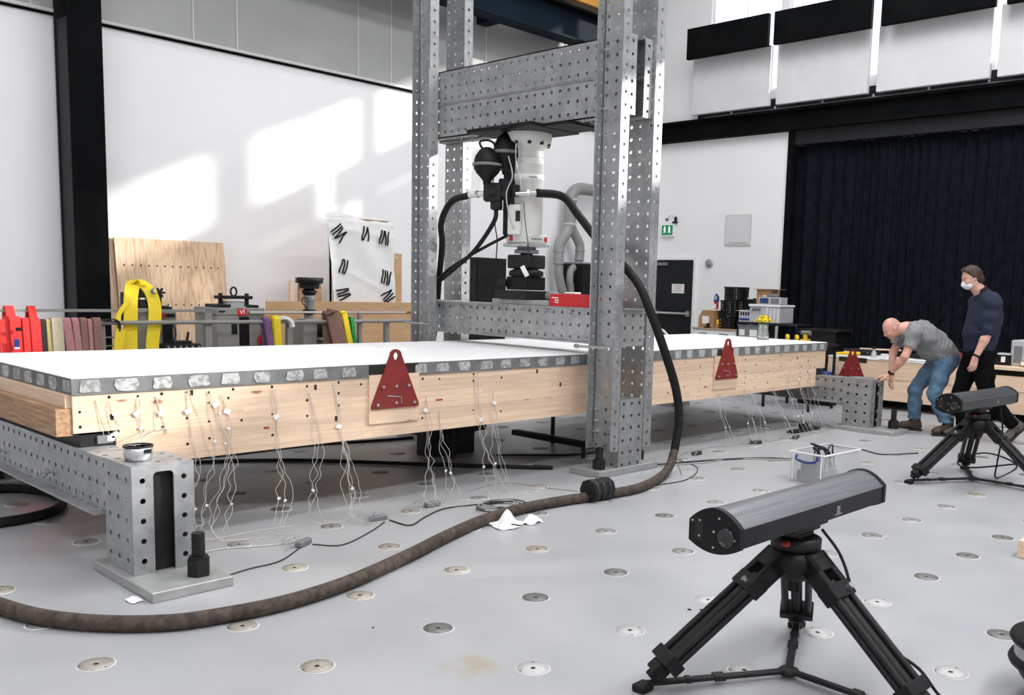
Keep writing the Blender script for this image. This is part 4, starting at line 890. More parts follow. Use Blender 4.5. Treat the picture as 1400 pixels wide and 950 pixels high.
obj('feet', MB().cbox(2.65, 6.22, 1.195, 2.80, 6.5, 1.23).cbox(2.95, 6.22, 1.195, 3.11, 6.5, 1.225), K['blackm'], t)
m = MB(); m.tube([(2.88+.033*math.cos(a), 6.32, 1.362+.045*math.sin(a)) for a in np.linspace(-PI/2, 1.5*PI, 17)], .010, 8); obj('lifting_ring', m, K['blackm'], t)
t = thing('red_reel', (3.11, 6.12, .84), 'round red reel at the foot of the grey jack machine', 'reel')
obj('rim', MB().lathe([(.055, -.02), (.068, -.02), (.068, .02), (.055, .02)], (3.11, 6.12, .855), axis=(0, 1, 0), n=24).cyl((3.11, 6.105, .855), (3.11, 6.135, .855), .058), K['redbright'], t)
obj('hub', MB().cyl((3.11, 6.08, .86), (3.11, 6.105, .86), .02), K['steel'], t); obj('arm', MB().cbox(3.09, 6.13, 0, 3.13, 6.16, .84), K['grey'], t)
t = thing('floor_jack', (3.75, 6.25, 0), 'tall jack with a flat black bearing head and narrow grey neck beside the crate', 'machine')
obj('cabinet', jack_box(MB(), 3.63, 3.80, 6.2, 6.5, 0, 1.05), K['grey'], t); obj('side_box', jack_box(MB(), 3.80, 3.92, 6.22, 6.5, 0, 1.04), K['greym'], t)
obj('dark_panel', MB().box(3.81, 6.214, .83, 3.90, 6.2199, 1.02), K['black'], t)
obj('top_mount', MB().cbox(3.66, 6.2, 1.05, 3.86, 6.4, 1.075).cyl((3.75, 6.3, 1.075), (3.75, 6.3, 1.13), .05), K['grey'], t)
obj('pedestal_ring', MB().lathe([(.075, 1.13), (.075, 1.175), (.06, 1.18)], (3.75, 6.28, 0), n=22), K['black'], t)
obj('neck', MB().lathe([(.052, 1.18), (.052, 1.25), (.062, 1.27), (.066, 1.30), (.055, 1.335)], (3.75, 6.28, 0), n=22), K['greym'], t)
obj('ball_joint', MB().lathe([(.05, 1.33), (.078, 1.36), (.082, 1.385), (.05, 1.41)], (3.75, 6.28, 0), n=22), K['black'], t)
obj('head_plate', MB().lathe([(.105, 1.41), (.112, 1.44), (.112, 1.468), (.15, 1.472), (.155, 1.535), (.0, 1.535)], (3.75, 6.28, 0), n=24), K['blackm'], t)
m = MB()
for sx in (-1, 1): m.tube([(3.75+sx*(.155+.018*math.sin(a)), 6.28, 1.51+.016*math.cos(a)) for a in np.linspace(0, PI, 9)], .006, 6)
obj('ring_handles', m, K['steel'], t)
obj('cable', MB().tube([(3.70, 6.22, 1.30), (3.63, 6.2, 1.31), (3.61, 6.2, 1.27), (3.66, 6.2, 1.2), (3.70, 6.22, 1.17)], .006, 6, smooth_steps=5), K['rubber'], t)
obj('pipe_bracket', MB().cbox(3.80, 6.1, .84, 3.98, 6.2, .87).cyl((3.96, 6.13, .87), (3.96, 6.13, .93), .010), K['steel'], t)

# boards
def board(name, x0, x1, y, z1, th, mt, label, lean=.06, cat='board'):
    o = thing(name, ((x0+x1)/2, y, 0), label, cat)
    R = rot('X', -math.atan2(lean, z1))
    o2 = obj('sheet', MB().cbox(x0, 0, 0, x1, th, z1, .002, R=R, o=(0, y, 0)), mt, o); return o
t = board('plywood_sheet', 2.46, 3.78, 8.10, 1.955, .018, K['ply'], 'large pale plywood sheet with rows of dark knots leaning on the left wall', .25)
m = MB()
for k in range(13):
    x = 2.55+k*.095
    for z in (.62, 1.16, 1.62): yy = 8.10+.25*z/1.955; m.cyl((x, yy-.001, z), (x, yy-.004, z), .010, n=8)
h_ = obj('nail_hole', m, K['plug'], t); h_['kind'] = 'stuff'
board('plywood_sheet', 2.30, 2.52, 8.14, 1.94, .018, K['ply'], 'narrow strip of a second plywood sheet behind the large one, beside the black column', .25)
t = thing('timber_crate', (4.75, 7.2, 0), 'long brown plywood crate standing behind the rail and slings', 'crate')
obj('top_board', MB().cbox(3.72, 7.18, 1.125, 5.95, 7.20, 1.245, .003), K['plyd'], t)
for x0, x1 in ((3.72, 4.33), (4.335, 4.95), (4.955, 5.95)): obj('side_panel', MB().cbox(x0, 7.20, 0, x1, 7.22, 1.09, .002), K['plyd'], t)
obj('inner_box', MB().cbox(3.75, 7.26, 0, 5.93, 7.9, 1.12), K['plyd'], t)
t = thing('wrapped_panel', (5.18, 7.45, 1.12), 'upright panel wrapped in white cloth held by crossed black tapes', 'panel')
obj('board', MB().cbox(4.79, 7.47, 1.12, 5.71, 7.53, 2.33, .004), K['plyd'], t)
# cloth: a wrinkled sheet over the front and top of the board
cv = []; nx_, nz_ = 36, 44
for j in range(nz_+1):
    for i in range(nx_+1):
        s, q = i/nx_, j/nz_; x = 4.76+.97*s+.05*(1-q)-.04*q*(1-s); z = 1.12+(2.365-.03*s-1.12)*q
        fold = .010*math.sin(9*s+5*q)+.008*math.sin(17*s*q+3*s)+.010*math.exp(-((q-.86+.05*s)/.03)**2)+.012*math.exp(-((s-.80+.06*q)/.025)**2)*(q < .86)+.010*math.exp(-((q-.5+.35*s)/.03)**2)
        if q > .97: fold -= .02
        cv.append((x, 7.452-fold, z))
m = MB(); m._add(cv, [(j*(nx_+1)+i, j*(nx_+1)+i+1, (j+1)*(nx_+1)+i+1, (j+1)*(nx_+1)+i) for j in range(nz_) for i in range(nx_)], 0, True)
m.box(4.79, 7.46, 1.12, 4.80, 7.56, 2.33).box(5.71, 7.46, 1.12, 5.73, 7.56, 2.30).box(4.76, 7.46, 2.32, 5.73, 7.56, 2.333)
obj('cloth_wrap', m, K['cloth'], t)
rt = random.Random(9)
for (s, q, nst, ang) in ((.10, .82, 5, .9), (.52, .83, 3, .15), (.83, .80, 4, .2), (.17, .47, 3, .2), (.86, .37, 4, .25), (.17, .185, 4, 1.2), (.90, .165, 4, 1.0)):
    m = MB(); x, z = 4.78+.95*s, 1.12+1.22*q
    for k in range(nst):
        a = ang+rt.uniform(-.25, .25); L = .095; ox = (k-(nst-1)/2)*.040; P = []
        for e in (-1, -.4, .2, 1): P.append((x+ox*math.cos(ang)+math.sin(a)*L*e+.008*math.sin(3*e+k), 7.425, z-ox*math.sin(ang)*.9+math.cos(a)*L*e))
        m.ribbon(P, [Vector((math.cos(a), 0, -math.sin(a)))]*4, .020, .004)
    obj('black_tape', m, K['black'], t)
t = thing('wood_post', (5.8, 7.5, 1.12), 'short brown timber plank standing just right of the wrapped panel', 'plank')
obj('plank', MB().cbox(5.78, 7.5, 1.12, 5.91, 7.54, 1.90, .003), K['plyd'], t); obj('nail', MB().cyl((5.82, 7.5, 1.84), (5.82, 7.49, 1.84), .012), K['tape'], t)
t = thing('wooden_boxes', (4.6, 7.5, 1.12), 'two small brown timber blocks piled on the crate beside the wrapped panel', 'block')
obj('block', MB().cbox(4.42, 7.5, 1.12, 4.66, 7.6, 1.36, .004), K['timberend'], t); obj('block', MB().cbox(4.44, 7.5, 1.361, 4.66, 7.6, 1.50, .004), K['timberend'], t)
t = thing('thin_board', (4.24, 7.5, 1.12), 'thin pale timber strip upright on the crate behind the floor jack', 'plank')
obj('strip', MB().cbox(4.22, 7.5, 1.12, 4.275, 7.54, 1.50, .003), K['timber'], t); obj('strip', MB().cbox(4.34, 7.5, 1.12, 4.40, 7.54, 1.46, .003), K['timberend'], t)

# behind the frame: cabinets and dust-extraction ducts on the wall
t = thing('black_cabinet', (8.15, 8.2, 0), 'tall black cabinet against the left wall seen through the frame', 'cabinet')
obj('body', MB().cbox(7.84, 8.18, 0, 8.48, 8.48, 1.94, .006), K['black'], t); obj('door', MB().cbox(7.86, 8.165, .05, 8.46, 8.18, 1.92, .004), K['blackm'], t)
obj('handle', MB().box(8.40, 8.15, 1.0, 8.415, 8.165, 1.15), K['steel'], t)
t = thing('extractor_unit', (10.35, 8.2, 0), 'black dust extractor cabinet under the grey ducts at the wall', 'machine')
obj('body', MB().cbox(10.12, 8.0, 0, 10.9, 8.48, 1.92, .006), K['black'], t); obj('top_cap', MB().cbox(10.10, 7.98, 1.92, 10.92, 8.48, 1.95, .004), K['greym'], t)
obj('inlet_box', MB().cbox(9.6, 8.0, 0, 10.11, 8.4, 1.30), K['greym'], t)
t = thing('extraction_duct', (10.0, 8.25, 1.3), 'grey plastic extraction duct forking into two corrugated hoses on the left wall', 'duct')
Yd = 8.22
obj('main_pipe', MB().tube([(10.9, Yd, 3.22), (10.5, Yd, 3.23), (10.2, Yd, 3.22), (10.03, Yd, 3.13), (9.99, Yd, 2.95), (9.99, Yd, 2.55)], .105, 16, smooth_steps=5), K['duct'], t)
obj('pipe_branch', MB().tube([(9.99, Yd, 2.58), (9.93, Yd, 2.47), (9.77, Yd, 2.28), (9.73, Yd, 2.15), (9.73, Yd, 1.90)], .092, 14, smooth_steps=4), K['duct'], t)
obj('pipe_branch', MB().tube([(10.0, Yd, 2.58), (10.10, Yd, 2.46), (10.24, Yd, 2.28), (10.26, Yd, 2.15), (10.25, Yd, 1.98)], .082, 14, smooth_steps=4), K['duct'], t)
for (x, z, r) in ((9.99, 2.60, .112), (9.73, 2.12, .10), (9.73, 1.92, .098), (10.26, 2.16, .09), (10.25, 2.0, .088), (10.01, 3.02, .112)):
    obj('clamp_collar', MB().lathe([(r-.004, -.015), (r, -.01), (r, .01), (r-.004, .015)], (x, Yd, z), n=18), K['seam'] if z > 2.5 else K['duct'], t)
def corrug(pts, r):
    P = spline(pts, 8); return MB().tube(P, [r*(1+.07*((i % 2)*2-1)) for i in range(len(P))], 14)
obj('corrugated_hose', corrug([(9.73, Yd, 1.92), (9.74, Yd, 1.75), (9.80, Yd, 1.55), (9.86, Yd, 1.40), (9.86, Yd, 1.2)], .078), K['duct'], t)
obj('corrugated_hose', corrug([(10.25, Yd, 2.0), (10.20, Yd, 1.90), (10.06, Yd, 1.82), (10.02, Yd, 1.66), (10.06, Yd, 1.45), (10.05, Yd, 1.2)], .062), K['duct'], t)
t = thing('duct_offcut', (4.0, 2.72, 1.345), 'short grey ribbed duct end lying on the lower beam beside the red case', 'duct')
obj('pipe', corrug([(4.02, 2.62, 1.40), (4.02, 2.70, 1.43), (4.03, 2.80, 1.42), (4.03, 2.86, 1.39)], .04), K['duct'], t)

# ================================================================ RIGHT BACK: BENCH OF BOXES BY THE DOOR
def crate(name, x0, y0, z0, x1, y1, z1, mt, label, group=None, rows=5, cols=6):
    o = thing(name, ((x0+x1)/2, (y0+y1)/2, z0), label, 'crate', group)
    e = .02; W = y1-y0; H = z1-z0
    us = hc(W, W/(cols+.4), .02); vs = hc(H, H/(rows+.4), .02)
    for fc, at in (('-x', x0), ('+x', x1)):
        m = MB(); r = min(W/(cols+.4), H/(rows+.4))*.36
        if fc == '-x': m.perf((at, y1, z0), NY, Z_, W, H, us, vs, r, .012)
        else: m.perf((at, y0, z0), Y_, Z_, W, H, us, vs, r, .012)
        obj('grid_side', m, mt, o)
    us2 = hc(x1-x0, (x1-x0)/(cols+.4), .02)
    m = MB(); m.perf((x0, y0, z0), X_, Z_, x1-x0, H, us2, vs, r, .012); obj('grid_end', m, mt, o); m = MB(); m.perf((x1, y1, z0), NX, Z_, x1-x0, H, us2, vs, r, .012); obj('grid_end', m, mt, o)
    obj('rim', MB().box(x0-.008, y0-.008, z1-.025, x0, y1+.008, z1).box(x1, y0-.008, z1-.025, x1+.008, y1+.008, z1).box(x0, y0-.008, z1-.025, x1, y0, z1).box(x0, y1, z1-.025, x1, y1+.008, z1), mt, o)
    obj('bottom', MB().box(x0+.012, y0+.012, z0, x1-.012, y1-.012, z0+.012), mt, o)
    return o
BX = 11.4
t = thing('drawer_unit', (11.6, 6.08, 0), 'low white drawer unit with two label slots by the black door', 'cabinet')
obj('carcass', MB().cbox(11.40, 5.63, 0, 11.95, 6.54, .87, .005), K['white'], t)
for y0, y1 in ((5.66, 6.08), (6.09, 6.51)):
    d_ = obj('drawer', MB().cbox(11.385, y0, .60, 11.40, y1, .845, .003), K['white'], t)
    obj('label_holder', MB().box(11.380, (y0+y1)/2-.09, .765, 11.3849, (y0+y1)/2+.09, .80), K['greym'], d_)
obj('drawer', MB().cbox(11.385, 5.66, .05, 11.40, 6.51, .59, .003), K['white'], t)
obj('worktop', MB().cbox(11.36, 5.60, .872, 11.98, 6.56, .885, .003), K['plyd'], t)
t = thing('cardboard_box', (11.5, 6.27, .885), 'brown cardboard box with a white label and torn slanted side on the drawer unit', 'box')
obj('carton', MB().prism([(-.17, 0), (.15, 0), (.15, .29), (-.10, .29), (-.17, .17)], (11.72, 6.27, .887), NY, Z_, .28), K['card'], t)
obj('label', MB().box(11.436, 6.22, .955, 11.4385, 6.36, 1.085), K['paper'], t); obj('yellow_flap', MB().cbox(11.47, 6.14, 1.178, 11.7, 6.38, 1.19, .003), K['khakiw'], t)
t = thing('black_tape_gun', (11.42, 6.2, .885), 'small black tape dispenser in front of the cardboard box', 'tool')
obj('body', MB().cbox(11.37, 6.17, .887, 11.43, 6.27, .91, .004).cyl((11.40, 6.22, .94), (11.43, 6.22, .94), .03), K['black'], t)
t = thing('open_papers', (11.6, 6.12, 1.19), 'pale folded papers lying on the cardboard box', 'papers')
obj('sheets', MB().cbox(11.52, 6.03, 1.19, 11.66, 6.22, 1.205, .002), K['paper'], t)
t = thing('card_tray', (11.55, 6.02, .885), 'small open brown carton with a yellow sticker between box and black crates', 'box')
obj('carton', MB().box(11.45, 5.985, .887, 11.70, 5.995, 1.08).box(11.45, 6.085, .887, 11.7, 6.095, 1.08).box(11.45, 5.995, .887, 11.46, 6.085, 1.04).box(11.69, 5.995, .887, 11.70, 6.085, 1.08).box(11.46, 5.995, .887, 11.69, 6.085, .897), K['card'], t)
obj('sticker', MB().box(11.446, 6.02, .96, 11.4499, 6.06, 1.03), K['yellowp'], t)
t = thing('detergent_bottle', (11.62, 6.20, 1.206), 'tall bottle with a blue and red label standing on the cardboard box', 'bottle')
obj('body', MB().cbox(11.58, 6.165, 1.206, 11.64, 6.235, 1.33, .012), K['redbright'], t)
obj('upper_label', MB().cbox(11.578, 6.155, 1.33, 11.642, 6.245, 1.44, .012), K['blue'], t)
m = MB()
for k, (a, b) in enumerate(((1.42, .06), (1.40, .07), (1.375, .05))): m.box(11.576, 6.2-b/2, a, 11.5779, 6.2+b/2, a+.010)
obj('printed_lines', m, K['white'], t); obj('cap', MB().cyl((11.61, 6.2, 1.44), (11.61, 6.2, 1.475), .022), K['blue'], t); obj('front_patch', MB().box(11.5775, 6.18, 1.22, 11.5799, 6.225, 1.30), K['paper'], t)
GC = 'black plastic crates by the back wall'
crate('plastic_crate', 11.45, 5.68, .887, 11.85, 6.02, 1.13, K['black'], 'solid-looking black plastic crate at the base of the stack on the drawer unit', GC, 4, 7)
crate('plastic_crate', 11.47, 5.68, 1.132, 11.85, 6.01, 1.37, K['black'], 'black lattice crate in the middle of the stack on the drawer unit', GC)
crate('plastic_crate', 11.48, 5.68, 1.372, 11.82, 5.95, 1.60, K['black'], 'black lattice crate topmost of the stack on the drawer unit', GC, 6, 6)
crate('plastic_crate', 11.62, 5.37, 1.02, 12.0, 5.655, 1.40, K['black'], 'black lattice crate behind the open cardboard box, right of the stack', GC, 7, 6)
t = thing('small_bottles', (11.66, 5.5, 1.40), 'tiny white and black tubes lying on the right-hand lattice crate', 'tubes')
for k in range(3): obj('tube', MB().cyl((11.65, 5.43+k*.06, 1.41), (11.65, 5.47+k*.06, 1.41), .012, n=8), K['white'] if k else K['black'], t)
t = thing('parts_shelf', (11.6, 5.0, 0), 'black steel side table holding the grey and clear plastic tubs', 'table')
obj('top', MB().cbox(11.38, 4.45, .99, 11.95, 5.61, 1.02), K['blackm'], t)
for y in (4.47, 5.58):
    for x in (11.40, 11.92): obj('leg', MB().box(x, y, 0, x+.03, y+.03, .99), K['blackm'], t)
obj('lower_shelf', MB().box(11.40, 4.5, .70, 11.92, 5.58, .715), K['blackm'], t)
t = thing('grey_bin', (11.6, 5.37, .715), 'grey plastic storage bin with two white labels under the table top', 'bin')
obj('shell', MB().cbox(11.37, 5.14, .716, 11.85, 5.57, .955, .008), K['greym'], t)
obj('label', MB().box(11.365, 5.44, .80, 11.3699, 5.54, .90), K['paper'], t); obj('label', MB().box(11.365, 5.20, .79, 11.3699, 5.34, .90), K['paper'], t)
obj('rim', MB().cbox(11.36, 5.13, .955, 11.86, 5.58, .972, .003), K['greym'], t)
t = thing('label_carton', (11.5, 5.47, 1.02), 'pale carton with black lettering and a blue stripe on the side table', 'box')
obj('carton', MB().cbox(11.42, 5.37, 1.022, 11.70, 5.60, 1.22, .004), K['greyl'], t); obj('blue_stripe', MB().box(11.416, 5.385, 1.05, 11.4199, 5.585, 1.085), K['blue'], t)
m = MB()
for k in range(4): m.box(11.416, 5.40+k*.047, 1.13, 11.4199, 5.43+k*.047, 1.19)
obj('printed_blocks', m, K['black'], t)
obj('flap', MB().cbox(11.44, 5.56, 1.20, 11.66, 5.68, 1.212, .002), K['card'], t)
t = thing('clear_tub', (11.6, 5.09, 1.02), 'large frosted clear plastic tub with a white lid and grey handle', 'tub')
obj('shell', MB().cbox(11.40, 4.81, 1.022, 11.85, 5.385, 1.285, .012), K['greyl'], t); obj('lid', MB().cbox(11.385, 4.795, 1.285, 11.865, 5.40, 1.325, .008), K['white'], t)
obj('handle', MB().cbox(11.37, 5.17, 1.235, 11.40, 5.32, 1.262, .004).cbox(11.37, 5.17, 1.21, 11.385, 5.19, 1.25, .003).cbox(11.37, 5.30, 1.21, 11.385, 5.32, 1.25, .003), K['greym'], t)
for k in range(4): obj('rib', MB().box(11.394, 4.83+k*.07, 1.03, 11.40, 4.845+k*.07, 1.28), K['white'], t)
t = thing('open_cardboard_box', (11.68, 5.22, 1.326), 'brown cardboard box with an open flap standing on the clear tub', 'box')
obj('carton', MB().box(11.60, 5.10, 1.327, 11.61, 5.385, 1.57).box(11.86, 5.10, 1.327, 11.87, 5.385, 1.57).box(11.61, 5.375, 1.327, 11.86, 5.385, 1.57).box(11.61, 5.10, 1.327, 11.86, 5.11, 1.57), K['card'], t)
obj('flap', MB().cbox(11.56, 4.99, 1.572, 11.88, 5.43, 1.58, .002), K['card'], t); obj('flap', MB().cbox(11.58, 5.38, 1.45, 11.80, 5.50, 1.458, .002, R=rot('X', .35), o=(0, .63, -1.86)), K['card'], t)
t = thing('bench_meter', (11.5, 5.0, 1.326), 'grey bench instrument with a blue screen on the clear tub lid', 'instrument')
obj('case', MB().cbox(11.40, 4.80, 1.327, 11.62, 5.22, 1.445, .008), K['greyl'], t); obj('screen', MB().box(11.395, 5.03, 1.345, 11.3999, 5.19, 1.43), mat('blue_screen', (.02, .06, .2), rough=.2), t)
obj('speaker_grille', MB().cbox(11.394, 4.83, 1.345, 11.3999, 4.98, 1.43, .002), K['greym'], t); obj('front_knob', MB().cyl((11.40, 5.09, 1.46), (11.40, 5.12, 1.46), .015), K['white'], t)
t = thing('desk_lamp_head', (11.5, 4.97, 1.446), 'small dark grey tool lying on top of the bench instrument', 'tool')
obj('body', MB().tube([(11.5, 5.10, 1.465), (11.5, 5.0, 1.475), (11.5, 4.92, 1.468)], [.018, .03, .02], 10, smooth_steps=4), K['greym'], t); obj('cord', MB().tube([(11.5, 4.93, 1.47), (11.5, 4.90, 1.56), (11.55, 4.98, 1.58), (11.6, 5.04, 1.56)], .005, 5, smooth_steps=4), K['greyl'], t)
t = thing('black_bench', (11.6, 4.3, 0), 'black bench with a dark cover in front of the curtain beside the tubs', 'bench')
obj('top', MB().cbox(11.35, 3.75, .93, 11.9, 4.42, .97), K['blackm'], t); obj('cover', MB().cbox(11.37, 3.78, .2, 11.88, 4.40, .93), K['black'], t)
t = thing('office_chair_back', (11.2, 7.0, 0), 'stool with a pale curved back rail in front of the black door', 'stool')
obj('back_rail', MB().tube([(11.2, 7.28, .70), (11.18, 7.24, .80), (11.15, 7.1, .82), (11.15, 6.98, .80), (11.2, 6.9, .70)], .022, 10, smooth_steps=5), K['white'], t)
obj('seat', MB().lathe([(.2, .48), (.21, .50), (.2, .53), (0, .53)], (11.3, 7.09, 0), n=20), K['black'], t); obj('column', MB().cyl((11.3, 7.09, .02), (11.3, 7.09, .48), .03).cyl((11.3, 7.09, 0), (11.3, 7.09, .02), .2).cyl((11.2, 7.27, .5), (11.2, 7.27, .72), .014).cyl((11.2, 6.91, .5), (11.2, 6.91, .72), .014), K['steel'], t)

# flowers on the slab
VX, VY, VZ = 7.66, 2.786, .964
t = thing('flower_vase', (VX, VY, VZ), 'clear glass vase of yellow flowers standing on the white slab', 'vase')
obj('vase', MB().lathe([(.066, 0), (.072, .004), (.068, .04), (.055, .12), (.060, .185), (.056, .185), (.051, .12), (.064, .04), (.066, .012), (0, .012)], (VX, VY, VZ), n=22), K['glass'], t)
rf = random.Random(2); st = MB(); heads = []
for k in range(14):
    a = 2*PI*k/8 if k < 8 else 2*PI*(k-8)/5+.4; r = .075 if k < 8 else (.038 if k < 13 else 0)
    h = (VX+r*math.cos(a), VY+r*math.sin(a), VZ+(.222 if k < 8 else .258 if k < 13 else .272)+rf.uniform(-.006, .006)); heads.append((h, a, r))
    st.tube([(VX+.01*math.cos(a+2), VY+.01*math.sin(a+2), VZ+.015), (VX+.012*math.cos(a), VY+.012*math.sin(a), VZ+.12), h], .003, 5, smooth_steps=3)
obj('stems', st, K['leaf'], t)
for h, a, r in heads:
    m = MB(); ax = Vector((math.cos(a)*.6*(r > 0), math.sin(a)*.6*(r > 0), 1)).normalized(); x, y, z = frame_of(ax); c = Vector(h)
    for ring, (n_p, l0, up) in enumerate(((13, .042, .004), (11, .034, .014), (8, .022, .022))):
        for q in range(n_p):
            b = 2*PI*q/n_p+ring*.3; d = x*math.cos(b)+y*math.sin(b); s = z.cross(d)*.012
            m._add([c, c+d*l0*.6+s+z*up, c+d*l0+z*up*.6, c+d*l0*.6-s+z*up], [(0, 1, 2, 3)], 0, True)
    m.lathe([(.010, .0), (.012, .01), (.006, .02), (0, .022)], c, axis=ax, n=8)
    obj('flower', m, K['petal'], t)
m = MB()
for k in range(7):
    a = 2*PI*k/7+.3; c = Vector((VX+.02*math.cos(a), VY+.02*math.sin(a), VZ+.13)); d = Vector((math.cos(a), math.sin(a), 1.2)).normalized(); s = d.cross(Z_)*.012
    m._add([c, c+d*.04+s, c+d*.075, c+d*.04-s], [(0, 1, 2, 3)], 0, True)
obj('leaves', m, K['leaf'], t)

# ================================================================ SECOND SPECIMEN BEHIND THE MEN
X2 = 10.0
s2 = thing('second_specimen', (10.6, .6, 0), 'second timber floor panel lying behind the two men, red plate on its side', 'floor slab')
rr2 = random.Random(21)
for (ya, yb, z0, zz) in ((1.25, 3.16, .125, (.125, .27, .41, .55, .655)), (-3.2, 1.245, .125, (.125, .26, .40, .53, .585))):
    for z_a, z_b in zip(zz, zz[1:]):
        cuts = [ya]; y = ya+rr2.uniform(.8, 1.6)
        while y < yb-.5: cuts.append(y); y += rr2.uniform(1.0, 1.9)
        cuts.append(yb)
        for c, d in zip(cuts, cuts[1:]):
            st_ = .008*((zz.index(z_a)) % 2)
            obj('plank', MB().cbox(X2+st_, c, z_a+.001, X2+.14, d, z_b, .003), K['timbery'], s2, loc=(X2+.07, (c+d)/2, z_a))
obj('core', MB().box(X2+.16, -3.18, .125, 11.2, 3.15, .58), K['plyd'], s2)
obj('white_surface', MB().box(X2+.0, 1.25, .657, 11.2, 3.16, .675), K['whitetop'], s2)
obj('gap_strip', MB().box(X2+.08, -3.2, .587, 11.2, 1.245, .655), K['black'], s2)
obj('top_board', MB().cbox(X2-.02, -3.2, .657, 11.2, 1.245, .70, .004), K['timbery'], s2)
for y in (-2.4, -.6, 1.0, 2.6): obj('bearer', MB().box(X2+.1, y-.05, 0, 11.1, y+.05, .124), K['black'], s2)
lifting_plate(Vector((X2, 2.78, .37)), 0, 0, s2, handle=False, dirx=(0, -1, 0), facing=(-1, 0, 0))
# clutter on it
t = thing('drawings', (10.3, 2.0, .675), 'white paper drawings spread on the second panel beside the bald man', 'papers')
for k, (x, y, a) in enumerate(((10.15, 2.2, .1), (10.35, 2.3, -.2), (10.2, 1.85, .3), (10.4, 1.75, 0))): obj('sheet', MB().cbox(-.15, -.21, 0, .15, .21, .003, .0005, R=rot('Z', a), o=(x, y, .676+k*.0032)), K['paper'], t)
t = thing('paper_cup', (10.12, 2.28, .69), 'small white paper cup on the drawings', 'cup')
obj('cup', MB().lathe([(.026, 0), (.034, .085), (.032, .085), (.025, .004), (0, .004)], (10.12, 2.28, .692), n=16), K['paper'], t)
t = thing('spray_bottle', (10.2, 2.62, .675), 'grey spray bottle with a black trigger behind the red plate', 'bottle')
obj('body', MB().lathe([(.035, 0), (.038, .01), (.034, .07), (.014, .10), (.014, .12)], (10.2, 2.58, .676), n=14), K['greyl'], t); obj('trigger', MB().cbox(10.16, 2.56, .795, 10.23, 2.60, .825, .004), K['black'], t)
t = thing('hammer_handle', (10.3, 3.0, .675), 'yellow handled tool lying left of the red plate on the second panel', 'tool')
obj('handle', MB().tube([(10.1, 3.10, .70), (10.12, 2.92, .715), (10.15, 2.75, .72)], [.018, .024, .02], 8, smooth_steps=4), K['yellowp'], t); obj('head', MB().cbox(10.12, 2.66, .70, 10.18, 2.74, .75), K['blackm'], t)
t = thing('cable_heap', (10.5, 2.2, .675), 'heap of black cables behind the drawings on the second panel', 'cables')
rc = random.Random(8)
for k in range(7): obj('cable', MB().tube([(10.5+rc.uniform(-.1, .3), 1.5+rc.uniform(0, 1.0), .69+rc.uniform(0, .05)) for _ in range(6)], .010, 6, smooth_steps=4), K['rubber'], t)
t = thing('tool_case', (10.6, 2.9, .675), 'flat dark tool case with grey edge behind the red plate', 'case')
obj('case', MB().cbox(10.4, 2.75, .676, 10.8, 3.14, .76, .008), K['blackm'], t); obj('edge_trim', MB().box(10.395, 2.76, .715, 10.4, 3.13, .725), K['seam'], t)
t = thing('pale_batten', (10.5, 2.7, .76), 'pale wooden batten lying across the tool case', 'plank')
obj('batten', MB().cbox(-.02, -.28, 0, .02, .28, .02, .002, R=rot('Z', .35), o=(10.55, 2.65, .762)), K['timber'], t)
t = thing('clamp_tool', (10.15, 1.45, .657), 'black lever tool with a brown hose end hanging over the panel edge', 'tool')
obj('body', MB().cbox(10.02, 1.36, .676, 10.14, 1.52, .75, .01).cyl((9.99, 1.46, .70), (10.02, 1.46, .70), .03), K['blackm'], t)
obj('hose_end', MB().tube([(10.05, 1.52, .70), (9.96, 1.58, .69), (9.95, 1.60, .62), (9.96, 1.61, .57)], .012, 8, smooth_steps=4), K['brownw'], t)
t = thing('red_vice', (10.5, 1.4, .675), 'dark red tool box partly hidden by the bald man', 'tool')
obj('box', MB().cbox(10.35, 1.30, .676, 10.6, 1.60, .80, .008), K['red'], t); obj('handle', MB().tube([(10.45, 1.35, .80), (10.45, 1.37, .85), (10.45, 1.53, .85), (10.45, 1.55, .80)], .010, 8), K['black'], t)
t = thing('open_black_tray', (10.3, .9, .70), 'open black box with papers between the standing man and the grey case', 'box')
obj('box', MB().box(10.2, .78, .701, 10.5, .79, .83).box(10.2, 1.01, .701, 10.5, 1.02, .83).box(10.2, .79, .701, 10.21, 1.01, .83).box(10.49, .79, .701, 10.5, 1.01, .83).box(10.21, .79, .701, 10.49, 1.01, .71), K['black'], t)
obj('contents', MB().cbox(10.22, .80, .71, 10.48, 1.0, .845, .01), K['greyl'], t); obj('label', MB().box(10.196, .84, .74, 10.1999, .89, .81), K['paper'], t)
t = thing('grey_case', (10.4, .6, .70), 'light grey equipment case standing on the second panel at the picture edge', 'case')
obj('shell', MB().cbox(10.25, .30, .701, 10.65, .80, 1.02, .012), K['greyl'], t); obj('side_recess', MB().cbox(10.245, .66, .74, 10.25, .76, .95, .002), K['greym'], t)
obj('carry_handle', MB().tube([(10.24, .62, .95), (10.21, .60, .95), (10.21, .40, .95), (10.24, .38, .95)], .012, 8), K['greym'], t)
obj('latch', MB().cbox(10.235, .55, .86, 10.25, .6, .90, .003), K['seam'], t)
t = thing('tape_roll', (10.15, .58, .70), 'small roll of brown tape with a white core by the grey case', 'tape roll')
obj('roll', MB().lathe([(.025, -.02), (.042, -.02), (.042, .02), (.025, .02)], (10.12, .60, .743), axis=X_, n=18), K['card'], t); obj('core', MB().lathe([(.018, -.021), (.025, -.021), (.025, .021), (.018, .021)], (10.12, .60, .743), axis=X_, n=18), K['tape'], t)
t = thing('blue_box', (9.75, 3.2, 0), 'pale blue plastic crate on a trestle behind the far stool', 'crate')
